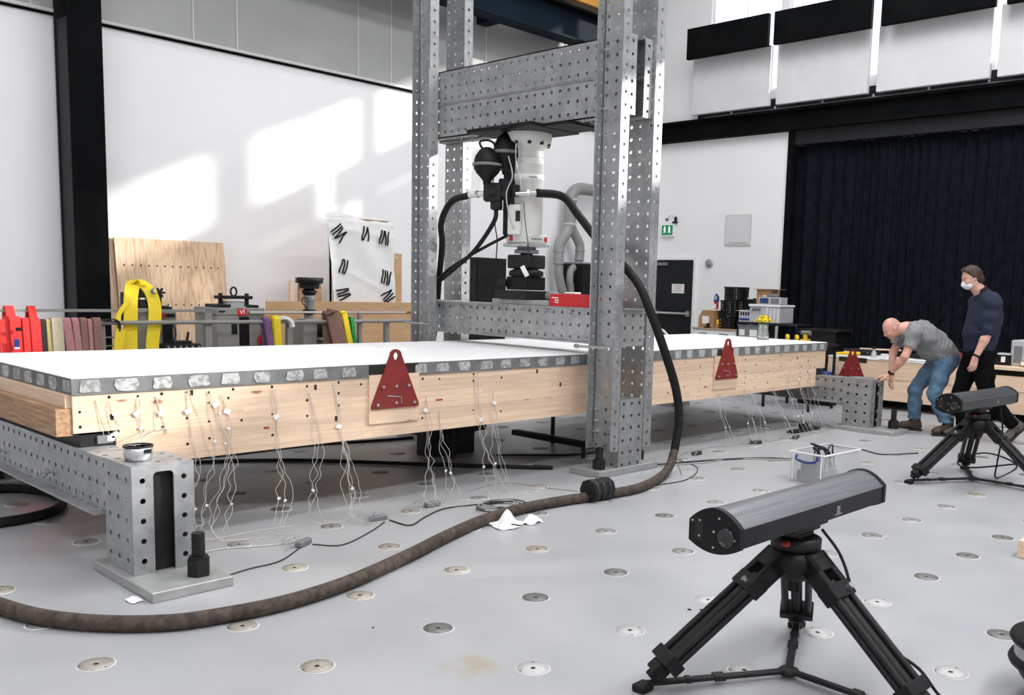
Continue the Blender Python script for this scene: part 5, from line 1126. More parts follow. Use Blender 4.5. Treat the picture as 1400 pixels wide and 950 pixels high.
obj('box', MB().cbox(9.62, 3.20, .30, 9.95, 3.42, .52, .006), K['bluel'], t); obj('stand', MB().box(9.64, 3.22, 0, 9.93, 3.40, .30), K['black'], t)
t = thing('blue_bowl', (9.75, 2.98, 0), 'dark blue tub standing on a black block behind the far stool', 'tub')
obj('tub', MB().lathe([(.07, .38), (.09, .40), (.095, .46), (.085, .46), (.08, .40), (0, .395)], (9.75, 3.06, 0), n=20), K['blue'], t); obj('block', MB().cbox(9.64, 2.92, 0, 9.86, 3.17, .379), K['black'], t)
t = thing('wood_offcut', (9.7, 1.1, 0), 'small timber offcut on the floor beneath the second panel', 'block')
obj('offcut', MB().cbox(9.62, 1.0, 0, 9.78, 1.13, .09, .003), K['timberend'], t)
# yellow tools on a trolley beyond the slab end
t = thing('tool_trolley', (9.15, 3.1, 0), 'black trolley beyond the slab end carrying yellow tools', 'trolley')
obj('top', MB().cbox(8.8, 2.75, .84, 9.5, 3.5, .87), K['blackm'], t)
for x in (8.83, 9.45):
    for y in (2.77, 3.45): obj('leg', MB().box(x, y, 0, x+.03, y+.03, .84), K['blackm'], t)
for i, (y, lb_) in enumerate(((3.24, 'left'), (3.10, 'right'))):
    t = thing('yellow_tool', (9.0, y, .87), 'yellow cased tape tool on the trolley, %s one of the two' % lb_, 'tool')
    obj('case', MB().lathe([(.035, -.02), (.055, -.02), (.055, .02), (.035, .02), (.035, -.02)], (9.0, y, .925), axis=(.6, -.7, 0), n=18), K['yellowp'], t); obj('foot', MB().cbox(8.96, y-.05, .871, 9.04, y+.05, .885, .003), K['black'], t)
t = thing('yellow_drill', (9.0, 2.97, .87), 'yellow and grey cordless drill standing on the trolley', 'drill')
obj('handle', MB().cbox(8.97, 2.945, .93, 9.02, 2.995, .99, .008), K['yellowp'], t); obj('battery', MB().cbox(8.95, 2.92, .871, 9.05, 3.02, .93, .006), K['yellowp'], t); obj('motor', MB().cyl((9.0, 2.90, 1.01), (9.0, 3.03, 1.01), .03), K['greym'], t); obj('chuck', MB().cyl((9.0, 3.03, 1.01), (9.0, 3.08, 1.01), .018), K['black'], t)

# black jig stand on the floor under the far beam end, and low stands under the middle
t = thing('gauge_stand', (7.2, 2.2, 0), 'small black gauge stand on the floor under the far beam end', 'stand')
obj('base', MB().cbox(7.0, 1.93, 0, 7.6, 2.02, .03, .004, R=None), K['blackm'], t); obj('post', MB().cyl((7.27, 1.975, .03), (7.27, 1.975, .22), .016), K['steel'], t); obj('arm', MB().cbox(7.22, 1.94, .04, 7.34, 2.01, .09, .004), K['blackm'], t)
t = thing('prop_frame', (4.6, 3.3, 0), 'low black steel prop frame standing on the floor under the slab middle', 'frame')
obj('bar', MB().cbox(3.2, 3.1, .28, 4.6, 3.18, .33, .004), K['blackm'], t); obj('bar', MB().cbox(4.1, 2.3, .10, 4.18, 3.3, .15, .004), K['blackm'], t)
obj('box', MB().cbox(3.0, 3.2, .20, 3.7, 3.5, .42, .006), K['blackm'], t)
for x, y in ((3.25, 3.14), (4.5, 3.14)): obj('leg', MB().cyl((x, y, 0), (x, y, .28), .02), K['blackm'], t)
obj('leg', MB().cbox(3.1, 3.25, 0, 3.6, 3.45, .2), K['blackm'], t); obj('leg', MB().cyl((4.14, 2.4, 0), (4.14, 2.4, .10), .02), K['blackm'], t)

# ================================================================ OPTICAL SCANNERS ON TRIPODS
def basis(d, side=None):
    d = Vector(d).normalized(); s = Z_ if side is None else side
    s = Vector((0, 0, 1)).cross(d).normalized() if side is None else Vector(side); n = d.cross(s).normalized()
    return Matrix((s, n, d)).transposed()
FEET = ((-.515, .325), (.52, .262), (-.015, -.60))
def tripod(loc, label):
    t = thing('camera_tripod', loc, label, 'tripod', 'tripods carrying the optical scanners')
    o_ = lambda n_, m, mt, p=t: obj(n_, m, mt, p, local=True)
    for fx, fy in FEET:
        f = Vector((fx, fy, 0)); h = f.normalized(); a = h*.095+Vector((0, 0, .475)); b = f*.97+Vector((0, 0, .045)); d = b-a; Ln = d.length; B = basis(d)
        def bx(m, x0, y0, t0, x1, y1, t1, c=.004): return m.cbox(x0, y0, t0*Ln, x1, y1, t1*Ln, c, R=B, o=a)
        m = MB()
        for sx in (-.050, .050):
            for ny in (-.014, .014): m.cyl(a+B @ Vector((sx, ny, .10*Ln)), a+B @ Vector((sx, ny, .84*Ln)), .0145, n=8)
        leg = o_('leg', m, K['blackm'])
        m = MB(); m.cyl(a+B @ Vector((0, 0, .12*Ln)), a+B @ Vector((0, 0, .90*Ln)), .024, n=10); o_('inner_tube', m, K['scan_dark'], leg)
        m = MB(); bx(m, -.070, -.034, .14, .070, .034, .24); o_('clamp', m, K['black'], leg); m = MB(); bx(m, -.072, -.038, .80, .072, .038, .88); o_('clamp', m, K['black'], leg); m = MB(); bx(m, -.036, -.03, .88, .036, .03, .95); o_('ankle_block', m, K['black'], leg)
        m = MB(); bx(m, -.066, -.034, -.07, -.034, .034, .15); bx(m, .034, -.034, -.07, .066, .034, .15); bx(m, -.066, -.034, -.07, .066, .034, .055); o_('hinge', m, K['black'], leg)
        m = MB(); bx(m, -.022, -.018, .88, .022, .018, .985); m.cbox(fx-.035, fy-.03, 0, fx+.035, fy+.03, .03, .006); o_('foot', m, K['rubber'], leg)
        m = MB(); m.cyl(a+B @ Vector((.03, .03, .20*Ln)), a+B @ Vector((.03, .055, .20*Ln)), .012, n=10); o_('lever', m, K['steel'], leg)
        B2 = basis(f, (-h.y, h.x, 0)); m = MB()
        m.cbox(-.016, -.008, .03, .016, .008, f.length*.98, .003, R=B2, o=(0, 0, .028)); m.cbox(-.022, -.012, f.length*.45, .022, .012, f.length*.53, .003, R=B2, o=(0, 0, .029)); m.cbox(-.019, -.011, f.length*.68, .019, .011, f.length*.72, .003, R=B2, o=(0, 0, .029))
        o_('spreader_arm', m, K['blackm'])
    o_('spreader_hub', MB().lathe([(.036, .016), (.04, .02), (.04, .034), (.03, .04), (0, .04)], n=16), K['blackm'])
    o_('bowl', MB().lathe([(.06, .41), (.09, .44), (.115, .475), (.11, .515), (.085, .53)], n=26), K['black'])
    m = MB().lathe([(.082, .53), (.098, .535), (.098, .572), (.088, .578)], n=26); m.cbox(-.06, -.045, .578, .06, .045, .60, .006)
    o_('pan_head', m, K['scan_dark'])
    o_('mount_plate', MB().cbox(-.11, -.05, .598, .10, .05, .618, .004), K['blackm'])
    o_('red_lever', MB().cbox(-.118, -.03, .555, -.085, .0, .575, .006), K['red'])
    o_('centre_knob', MB().cyl((0, 0, .36), (0, 0, .42), .028, n=14), K['black'])
    return t
def scanner(loc, label, top_m, side_m, rz=0):
    t = thing('optical_scanner', loc, label, 'scanner', 'bar-shaped optical scanners', rz)
    o_ = lambda n_, m, mt, p=t: obj(n_, m, mt, p, local=True)
    x0, x1 = -.545, .525; F0, F1, HB = .030, .100, .102
    top = [(-HB+2*HB*k/14, F1+.052*(1-((k-7)/7)**2)) for k in range(15)]
    bot = [(HB-2*HB*k/10, F0-.030*(1-((k-5)/5)**2)) for k in range(11)]
    def strip(pts, m, sm=True):
        n = len(pts); m._add([(x0, y, z) for y, z in pts]+[(x1, y, z) for y, z in pts], [(k+1, k, n+k, n+k+1) for k in range(n-1)], 0, sm)
    m = MB(); strip(top, m); o_('top_cover', m, top_m)
    m = MB(); strip([(-HB, F1), (-HB, F0)][::-1], m, False); strip([(HB, F1), (HB, F0)], m, False); strip(bot, m); o_('housing', m, side_m)
    o_('edge_seam', MB().box(x0, -HB-.0015, F1-.003, x1, -HB-.0001, F1), K['alu'])
    for xe, sg in ((x0, -1), (x1, 1)):
        P = [(y*1.04, .065+(z-.065)*1.05) for y, z in top+bot]
        m = MB(); m.prism(P, (xe-(.022 if sg < 0 else 0), 0, 0), Y_, Z_, .022); c = o_('end_cap', m, K['black'])
        xf = xe+sg*.0225; ax = (sg, 0, 0)
        m = MB().lathe([(.034, 0), (.034, .006), (.026, .008), (.026, .003), (.018, .003), (.012, .006), (0, .006)], (xf, -.050, .062), axis=ax, n=22); o_('lens', m, K['glassdark'], c)
        m = MB().cbox(min(xf, xf+sg*.001), .045, .035, max(xf, xf+sg*.001)+.0005, .082, .11, .0002); o_('socket_recess', m, K['plug'], c)
        m = MB()
        for y, z in ((.06, .05), (.06, .105), (0, .075), (-.085, .06), (-.02, .125), (.0, .02), (.09, .10)): m.cyl((xf, y, z), (xf+sg*.003, y, z), .004, n=8)
        o_('screws', m, K['steel'], c)
    m = MB().box(.12, -HB-.002, .045, .145, -HB-.0003, .075).box(.105, -HB-.002, .040, .165, -HB-.0003, .045)
    o_('maker_mark', m, K['greym'])
    o_('base_rail', MB().cbox(-.12, -.06, -.002, .14, .06, .012, .003), K['blackm'])
    return t
tripod((1.274, -1.358, 0), 'black tripod with a floor spreader standing nearest the camera')
scanner((1.274, -1.358, .618), 'large bar-shaped scanner with a brushed silver top on the near tripod', K['alu'], K['scan_dark'])
tripod((5.925, -.38, 0), 'black tripod with a floor spreader farther back, in front of the two men')
scanner((5.925, -.38, .618), 'bar-shaped black and grey scanner on the farther tripod in front of the men', K['scan_grey'], K['scan_grey'], -.06)
hose('scanner_cable', [(1.36, -1.42, .60), (1.36, -1.50, .52), (1.34, -1.56, .42), (1.32, -1.60, .30), (1.33, -1.72, .22), (1.36, -1.84, .16), (1.38, -1.94, .06), (1.45, -2.08, .009), (1.62, -2.25, .008)], .006, K['rubber'], 'thin black cable hanging from the near scanner along the right tripod leg', n=6, cat='cable')
hose('scanner_cable', [(6.10, -.50, .62), (6.13, -.52, .40), (6.12, -.5, .15), (6.2, -.48, .01), (6.9, -.42, .008), (7.3, -.2, .008), (7.46, .07, .008), (6.9, .1, .008), (6.5, -.1, .008), (6.9, -.3, .008), (7.6, -.5, .008)], .007, K['rubber'], 'thin dark cable hanging in loops from the farther scanner', n=6, cat='cable')

# ================================================================ THINGS ON THE FLOOR
t = thing('clear_plastic_box', (4.95, .55, 0), 'clear plastic storage box with a blue handle holding cables on the floor', 'box')
R_ = rot('Z', -.05); ox = Vector((4.73, .36, 0))
W_, D_, H_ = .55, .30, .25
def qbox(m, a, b): return m.cbox(*a, *b, .0015, R=R_, o=ox)
m = MB(); th = .005
qbox(m, (0, 0, .003), (th, D_, H_)); qbox(m, (W_-th, 0, .003), (W_, D_, H_)); qbox(m, (th, 0, .003), (W_-th, th, H_)); qbox(m, (th, D_-th, .003), (W_-th, D_, H_)); qbox(m, (th, th, .003), (W_-th, D_-th, .008))
obj('shell', m, K['binplastic'], t)
m = MB(); qbox(m, (-.012, -.012, H_-.012), (W_+.012, 0, H_)); qbox(m, (-.012, D_, H_-.012), (W_+.012, D_+.012, H_)); qbox(m, (-.012, 0, H_-.012), (0, D_, H_)); qbox(m, (W_, 0, H_-.012), (W_+.012, D_, H_))
obj('rim', m, K['white'], t)
obj('carry_handle', MB().tube([ox+R_ @ Vector(p) for p in ((-.012, .24, .225), (-.024, .235, .19), (-.028, .14, .175), (-.024, .06, .19), (-.012, .055, .225))], .009, 8, smooth_steps=3), K['blue'], t)
for (y, s_) in ((.02, 1), (.28, 1)): m = MB(); qbox(m, (-.006, y-.006, .01), (0, y+.006, H_-.02)); obj('corner_rib', m, K['white'], t)
t = thing('bin_cables', (4.95, .5, .02), 'bundle of dark cables sticking out of the clear plastic box', 'cables')
rc = random.Random(4)
for k in range(6):
    a = rc.uniform(0, 6); c = ox+R_ @ Vector((.16+rc.uniform(-.03, .05), .14+rc.uniform(-.04, .04), 0))
    obj('cable', MB().tube([c+Vector((rc.uniform(-.05, .05), rc.uniform(-.05, .05), .02)), c+Vector((rc.uniform(-.05, .05), rc.uniform(-.04, .04), .14)), c+Vector((.04*math.cos(a), .04*math.sin(a), .28)), c+Vector((.08*math.cos(a+.6), .06*math.sin(a+.6), .31-.02*k*.5)), c+Vector((.13, -.02+.01*k, .24)), c+Vector((.14, -.03, .10))], .007, 6, smooth_steps=5), K['wiredk'], t)
t = thing('grey_parts', (4.85, .5, .01), 'grey metal parts seen through the front of the clear plastic box', 'parts')
m = MB(); qbox(m, (.02, .07, .010), (.10, .22, .17)); qbox(m, (.12, .05, .010), (.3, .2, .10)); obj('part', m, K['greym'], t)
obj('roll', MB().cyl(ox+R_ @ Vector((.06, .252, .012)), ox+R_ @ Vector((.06, .252, .09)), .02, n=12), K['black'], t)

# crumpled cloth beside the hose
t = thing('white_rag', (2.03, 1.16, 0), 'crumpled white rag lying on the floor against the thick hose', 'rag')
rg = random.Random(12)
def crumple(c, sx, sy, h, seed, n=15):
    r = random.Random(seed); a_ = [r.uniform(0, 6) for _ in range(8)]; vs = []
    for j in range(n+1):
        for i in range(n+1):
            u, v = i/n*2-1, j/n*2-1; e = max(0, 1-(u*u+v*v)**.5/1.15)
            z = h*e**.6*(.55+.45*math.sin(3.1*u+a_[0]+2*math.sin(2*v+a_[1])))+.25*h*abs(math.sin(5*u*v+4*u+a_[2]+3*v))*e+.004
            vs.append((c[0]+sx*(u+.12*math.sin(3*v+a_[3])), c[1]+sy*(v+.15*math.sin(3.3*u+a_[4])), c[2]+z))
    return MB()._add(vs, [(j*(n+1)+i, j*(n+1)+i+1, (j+1)*(n+1)+i+1, (j+1)*(n+1)+i) for j in range(n) for i in range(n)], 0, True)
obj('folds', crumple((2.05, 1.135, 0), .10, .075, .085, 3), K['cloth'], t); obj('folds', crumple((2.0, 1.09, 0), .07, .07, .05, 5), K['cloth'], t); obj('folds', crumple((2.20, 1.06, 0), .065, .045, .05, 8), K['cloth'], t)
tag(obj('paper_scrap', crumple((-.20, 1.245, 0), .030, .045, .012, 9, 6), K['paper']), 'torn white paper scrap on the floor left of the near stool base', 'paper')
# loose cables and connector pods on the floor
def cable(pts, r, mt, label, nm='floor_cable'): return hose(nm, [(x, y, r+.001) for x, y in pts], r, mt, label, n=6, steps=5, cat='cable')
cable([(.22, 1.28), (.41, 1.33), (.6, 1.35), (.83, 1.52)], .004, K['wiredk'], 'thin black cable from the near stool base to the first connector pod')
cable([(.9, 1.52), (1.02, 1.40), (1.31, 1.54), (1.50, 1.67)], .004, K['wiredk'], 'thin black cable between the first and second connector pods')
cable([(1.55, 1.69), (1.57, 1.5), (1.76, 1.6), (1.99, 1.7), (2.19, 1.67), (2.43, 1.57)], .005, K['wiredk'], 'thin black cable from the second pod towards the cable tangle')
cable([(4.33, 1.78), (4.86, 1.61), (5.41, 1.35), (5.66, 1.0)], .008, K['wiredk'], 'dark cable pair running from the post base to the clear plastic box')
cable([(4.33, 1.72), (4.80, 1.56), (5.2, 1.48), (5.62, 1.05)], .006, K['wiregr'], 'grey cable beside the dark pair towards the clear plastic box')
cable([(4.76, 1.83), (4.57, 1.46), (4.1, 1.22), (3.72, 1.24)], .004, K['wiredk'], 'thin cable wriggling on the floor right of the post base')
cable([(5.4, .55), (6.57, .98), (6.53, .7), (6.9, .50)], .006, K['wiredk'], 'thin dark cable on the floor right of the clear plastic box')
cable([(.6, 4.3), (1.39, 4.2), (2.09, 3.79), (2.74, 3.07), (3.31, 2.44), (3.55, 2.2)], .018, K['rubber'], 'thick black cable lying in the shade under the slab')
cable([(.6, 4.6), (1.68, 4.37), (2.57, 4.36), (3.53, 4.13), (4.43, 4.18)], .016, K['rubber'], 'black cable on the floor far under the slab')
cable([(3.6, 2.95), (4.42, 2.5), (5.43, 3.46)], .010, K['rubber'], 'thin black cable curving under the slab behind the right post')
cable([(.42, 2.01), (.58, 1.99), (.79, 2.0), (1.03, 1.96)], .003, K['wire'], 'short pale wire on the floor under the beam beside the near stool')
cable([(.22, 1.75), (.47, 1.77), (.64, 1.69), (.87, 1.61)], .004, K['wire'], 'pale wire running from the near stool to the first connector pod')
cable([(2.48, 2.02), (2.89, 2.07), (3.01, 1.71), (3.10, 1.49)], .004, K['wiregr'], 'thin grey wire loop on the floor under the large red plate end')
cable([(4.2, 1.35), (4.9, 1.9), (5.5, 2.0), (6.2, 1.85), (6.9, 1.78), (7.5, 1.80)], .004, K['wiregr'], 'thin grey wire along the floor below the far half of the beam')
t = thing('cable_tangle', (2.3, 1.5, 0), 'tangle of dark cable loops on the floor behind the white rag', 'cables')
for k in range(5):
    c = (2.32+rg.uniform(-.05, .05), 1.50+rg.uniform(-.05, .05)); a0 = rg.uniform(0, 6); rx, ry = rg.uniform(.12, .2), rg.uniform(.10, .16)
    obj('loop', MB().tube([(c[0]+rx*math.cos(a0+q*.7), c[1]+ry*math.sin(a0+q*.7), .006+.008*k) for q in range(9)], .005, 6, smooth_steps=4), K['wiredk'] if k % 2 else K['wiregr'], t)
pod_n = ['nearest the stool', 'second from the stool', 'third one, before the cable tangle', 'left of the small red plate', 'below the small red plate', 'near the far stool']
for (x, y), d_ in zip(((.86, 1.55), (1.5, 1.74), (2.0, 1.82), (5.1, 1.85), (6.1, 1.84), (6.75, 1.76)), pod_n):
    t = thing('connector_pod', (x, y, 0), 'dark grey cable connector pod with wire ends, ' + d_, 'connector', 'connector pods on the floor')
    obj('body', MB().cbox(-.06, -.022, .002, .06, .022, .035, .006, R=rot('Z', rg.uniform(-.6, .6)), o=(x, y, 0)), K['greym'] if x < 5 else K['wiredk'], t)
    m = MB()
    for k in range(9): a = rg.uniform(0, 6.28); m.tube([(x-.05, y, .03), (x-.07+.05*math.cos(a), y+.05*math.sin(a), .05+rg.uniform(-.02, .02)), (x-.12+.06*math.cos(a*2), y+.08*math.sin(a), .012)], .0016, 4, smooth_steps=4)
    obj('wire_ends', m, K['wiregr'], t)
# right edge objects
t = thing('timber_block', (3.9, -1.42, 0), 'small laminated timber block on the floor at the right picture edge', 'block')
for k in range(3): obj('lamella', MB().cbox(3.80, -1.60, .001+k*.035, 4.02, -1.415, .035+k*.035, .0015, R=None), K['timber'], t)
obj('screw', MB().cyl((3.86, -1.45, .106), (3.86, -1.45, .118), .010, n=10), K['steel'], t)
t = thing('black_case', (1.86, -2.22, 0), 'rounded black floor unit with a grey band, cut by the right picture edge', 'machine')
o = (1.86, -2.22, 0)
obj('lower_shell', MB().lathe([(.09, 0), (.13, .03), (.175, .09), (.19, .125), (.212, .13), (.218, .145), (.212, .16), (.19, .165)], o, n=32), K['black'], t)
obj('grey_band', MB().lathe([(.197, .165), (.197, .212)], o, n=32), K['greyl'], t)
obj('upper_shell', MB().lathe([(.19, .212), (.21, .216), (.218, .228), (.212, .244), (.185, .25), (.15, .31), (.08, .345), (0, .35)], o, n=32), K['black'], t)
m = MB()
for k, (x, y, r) in enumerate(((1.62, -.62, .008), (1.66, -.66, .006), (2.1, -.9, .004), (.4, .2, .004))): m.lathe([(r*1.4, .0), (r, .004), (0, .005)], (x, y, .0005), n=7)
s_ = obj('floor_debris', m, K['plug']); tag(s_, kind='stuff'); tag(s_, 'few dark crumbs on the floor beside a pale cover disc', 'debris')

# ================================================================ PEOPLE
# bodies, clothes and hair are grown as smooth blended volumes and meshed with surface nets
class Blob:
    def __init__(s, lo, hi, h=.008):
        s.lo = np.array(lo, float); s.h = h; s.n = np.ceil((np.array(hi)-s.lo)/h).astype(int)+1
        s.F = np.full(s.n, 1.0, np.float32); s.ax = [s.lo[i]+h*np.arange(s.n[i]) for i in range(3)]
    def _win(s, lo, hi, pad):
        a = np.clip(np.floor((np.array(lo)-pad-s.lo)/s.h).astype(int), 0, s.n); b = np.clip(np.ceil((np.array(hi)+pad-s.lo)/s.h).astype(int)+1, 0, s.n)
        sl = tuple(slice(i, j) for i, j in zip(a, b)); g = np.meshgrid(*[s.ax[i][sl[i]] for i in range(3)], indexing='ij'); return sl, g
    def _mix(s, sl, d, k, op):
        A = s.F[sl]; d = d.astype(np.float32)
        if op == 'u':
            h = np.maximum(k-np.abs(A-d), 0)/k; s.F[sl] = np.minimum(A, d)-h*h*k*.25
        else:
            h = np.maximum(k-np.abs(A+d), 0)/k; s.F[sl] = np.maximum(A, -d)+h*h*k*.25
    def cap(s, a, b, ra, rb=None, k=.02, op='u'):
        rb = ra if rb is None else rb; a = np.array(a, float); b = np.array(b, float); R = max(ra, rb)
        sl, (X, Y, Z) = s._win(np.minimum(a, b)-R, np.maximum(a, b)+R, k+.03); d = b-a; L = d@d+1e-9
        t = np.clip(((X-a[0])*d[0]+(Y-a[1])*d[1]+(Z-a[2])*d[2])/L, 0, 1)
        D = np.sqrt((X-a[0]-t*d[0])**2+(Y-a[1]-t*d[1])**2+(Z-a[2]-t*d[2])**2)-(ra+(rb-ra)*t); s._mix(sl, D, k, op); return s
    def chain(s, pts, rs, k=.02, op='u'):
        for i in range(len(pts)-1): s.cap(pts[i], pts[i+1], rs[i], rs[i+1], k, op)
        return s
    def ell(s, c, r, R=None, k=.02, op='u'):
        c = np.array(c, float); r = np.array(r, float); M = max(r); sl, (X, Y, Z) = s._win(c-M, c+M, k+.03)
        P = np.stack([X-c[0], Y-c[1], Z-c[2]], -1)
        if R is not None: P = P @ np.array(R)
        q = np.sqrt(((P/r)**2).sum(-1)); g = np.sqrt(((P/(r*r))**2).sum(-1))+1e-9
        s._mix(sl, q*(q-1)/g, k, op); return s
    def cut(s, p, n):
        """keep the side the normal points away from"""
        p = np.array(p, float); n = np.array(n, float); n /= np.linalg.norm(n)
        D = (s.ax[0][:, None, None]-p[0])*n[0]+(s.ax[1][None, :, None]-p[1])*n[1]+(s.ax[2][None, None, :]-p[2])*n[2]
        s.F = np.maximum(s.F, D.astype(np.float32)); return s
    def wrinkle(s, amp, fn):
        X, Y, Z = np.meshgrid(*s.ax, indexing='ij', sparse=True); s.F += (amp*fn(X, Y, Z)).astype(np.float32); return s
    def mb(s):
        F = s.F; F[0], F[-1], F[:, 0], F[:, -1], F[:, :, 0], F[:, :, -1] = 1, 1, 1, 1, 1, 1
        S = F < 0; nx, ny, nz = s.n; c = [S[i:nx-1+i, j:ny-1+j, k:nz-1+k] for i in (0, 1) for j in (0, 1) for k in (0, 1)]
        cnt = sum(x.astype(np.int8) for x in c); act = (cnt > 0) & (cnt < 8); I = np.argwhere(act); idx = np.full(act.shape, -1, int); idx[act] = np.arange(len(I))
        acc = np.zeros((len(I), 3)); num = np.zeros(len(I)); cor = [(i, j, k) for i in (0, 1) for j in (0, 1) for k in (0, 1)]
        V = [F[I[:, 0]+i, I[:, 1]+j, I[:, 2]+k] for i, j, k in cor]
        for p in range(8):
            for q in range(p+1, 8):
                a, b = np.array(cor[p]), np.array(cor[q])
                if abs(a-b).sum() != 1: continue
                w_ = (V[p] < 0) != (V[q] < 0); t = np.where(w_, V[p]/np.where(w_, V[p]-V[q], 1), 0)
                acc += np.where(w_[:, None], a+t[:, None]*(b-a), 0); num += w_
        P = s.lo+s.h*(I+acc/num[:, None]); fs = []
        for ax in range(3):
            sl0 = [slice(1, -1)]*3; sl0[ax] = slice(0, -1); sl1 = list(sl0); sl1[ax] = slice(1, None)
            d = S[tuple(sl0)] != S[tuple(sl1)]; E = np.argwhere(d)+np.array([1 if i != ax else 0 for i in range(3)])
            inside = S[E[:, 0], E[:, 1], E[:, 2]]; u, v = [(1, 2), (2, 0), (0, 1)][ax]
            def at(du, dv): e = E.copy(); e[:, u] -= du; e[:, v] -= dv; return idx[e[:, 0], e[:, 1], e[:, 2]]
            Q = np.stack([at(1, 1), at(0, 1), at(0, 0), at(1, 0)], 1); Q[~inside] = Q[~inside][:, ::-1]; fs.append(Q)
        m = MB(); m.v = [tuple(p) for p in P]; m.f = [list(map(int, q)) for q in np.concatenate(fs)]; m.m = [0]*len(m.f); m.s = [True]*len(m.f); return m
def person(loc, rz, label):
    t = thing('person', loc, label, 'person', rz=rz); return t, (lambda n_, m, mt, p=t: obj(n_, m, mt, p, local=True))
def lerp(a, b, t): return tuple(np.array(a)+(np.array(b)-np.array(a))*t)
def Rm(ax, a): return np.array(rot(ax, a))
RZ = math.atan2(.741, -.671)
def head(B, c, R, k=.012):
    """face looks along R*x; c = centre of the skull, R 3x3 axes as columns (forward, left, up)"""
    P = lambda x, y, z: np.array(c)+R @ np.array((x, y, z))
    B.ell(c, (.098, .076, .108), R, k); B.ell(P(.03, 0, -.055), (.066, .060, .062), R, .03)           # skull, jaw
    B.ell(P(.060, 0, -.098), (.028, .030, .022), R, .02)                                             # chin
    B.cap(P(.092, 0, .005), P(.112, 0, -.032), .008, .012, .012); B.ell(P(.100, .010, -.036), (.010, .008, .007), R, .008); B.ell(P(.100, -.010, -.036), (.010, .008, .007), R, .008)
    for sy in (-1, 1):
        B.ell(P(.084, sy*.032, .004), (.016, .017, .010), R, .010, 's')                              # eye sockets
        B.cap(P(.090, sy*.016, .020), P(.078, sy*.046, .018), .009, .008, .012)                      # brows
        B.ell(P(.078, sy*.032, .003), (.012, .0125, .011), R, .004)
        B.ell(P(.072, sy*.040, -.035), (.022, .020, .020), R, .02)                                   # cheeks
        B.ell(P(-.004, sy*.079, -.008), (.018, .008, .030), R @ Rm('Z', sy*.35) @ Rm('Y', -.15), .006)  # ears
        B.ell(P(.002, sy*.088, -.006), (.009, .006, .016), R @ Rm('Z', sy*.35), .005, 's')
    B.cap(P(.090, -.018, -.062), P(.090, .018, -.062), .007, .007, .008); B.cap(P(.099, -.02, -.066), P(.099, .02, -.066), .0025, .0025, .003, 's'); B.cap(P(.086, -.015, -.073), P(.086, .015, -.073), .007, .007, .008)
    return P
def hand(B, w, f, n, side, curl=.3, spread=.12, L=1.0, thumb_out=.7, curls=None):
    """wrist w, finger direction f, palm normal n (towards the palm side), side +1 puts the thumb along f x n"""
    w, f, n = (np.array(x, float) for x in (w, f, n)); f /= np.linalg.norm(f); n -= f*(n@f); n /= np.linalg.norm(n); s = np.cross(f, n)*side
    kn = []
    for i, (o, l, r) in enumerate(((.030, .074, .0095), (.010, .082, .0098), (-.010, .076, .0094), (-.029, .060, .0084))):
        b = w+f*(.092-.004*abs(i-1))*L+s*o*L; kn.append(b)
        B.cap(w+s*o*.75*L+f*.012, b, .015, .0125, .010)
        d = f*math.cos(spread*(1.2-i))+s*math.sin(spread*(1.2-i))*.9; p = b; cu = curls[i] if curls else curl; ang = 0
        for q, (fr, rr_) in enumerate(((.45, 1), (.31, .92), (.24, .82))):
            ang += cu*(.75, 1.05, .8)[q]; e = p+(d*math.cos(ang)+n*math.sin(ang))*l*fr*L; B.cap(p, e, r*rr_, r*rr_*.92, .004); p = e
    tb = w+s*.026*L+f*.025*L+n*.008; d = f*math.cos(thumb_out)+s*math.sin(thumb_out)+n*.25; d /= np.linalg.norm(d); t1 = tb+d*.044*L
    d2 = f*math.cos(thumb_out*.5)+s*math.sin(thumb_out*.5)+n*.30; d2 /= np.linalg.norm(d2); t2 = t1+d2*.034*L; d3 = d2+f*.3; d3 /= np.linalg.norm(d3); t3 = t2+d3*.026*L
    B.cap(tb, t1, .016, .0125, .010); B.cap(t1, t2, .0115, .0105, .004); B.cap(t2, t3, .0105, .0088, .004)
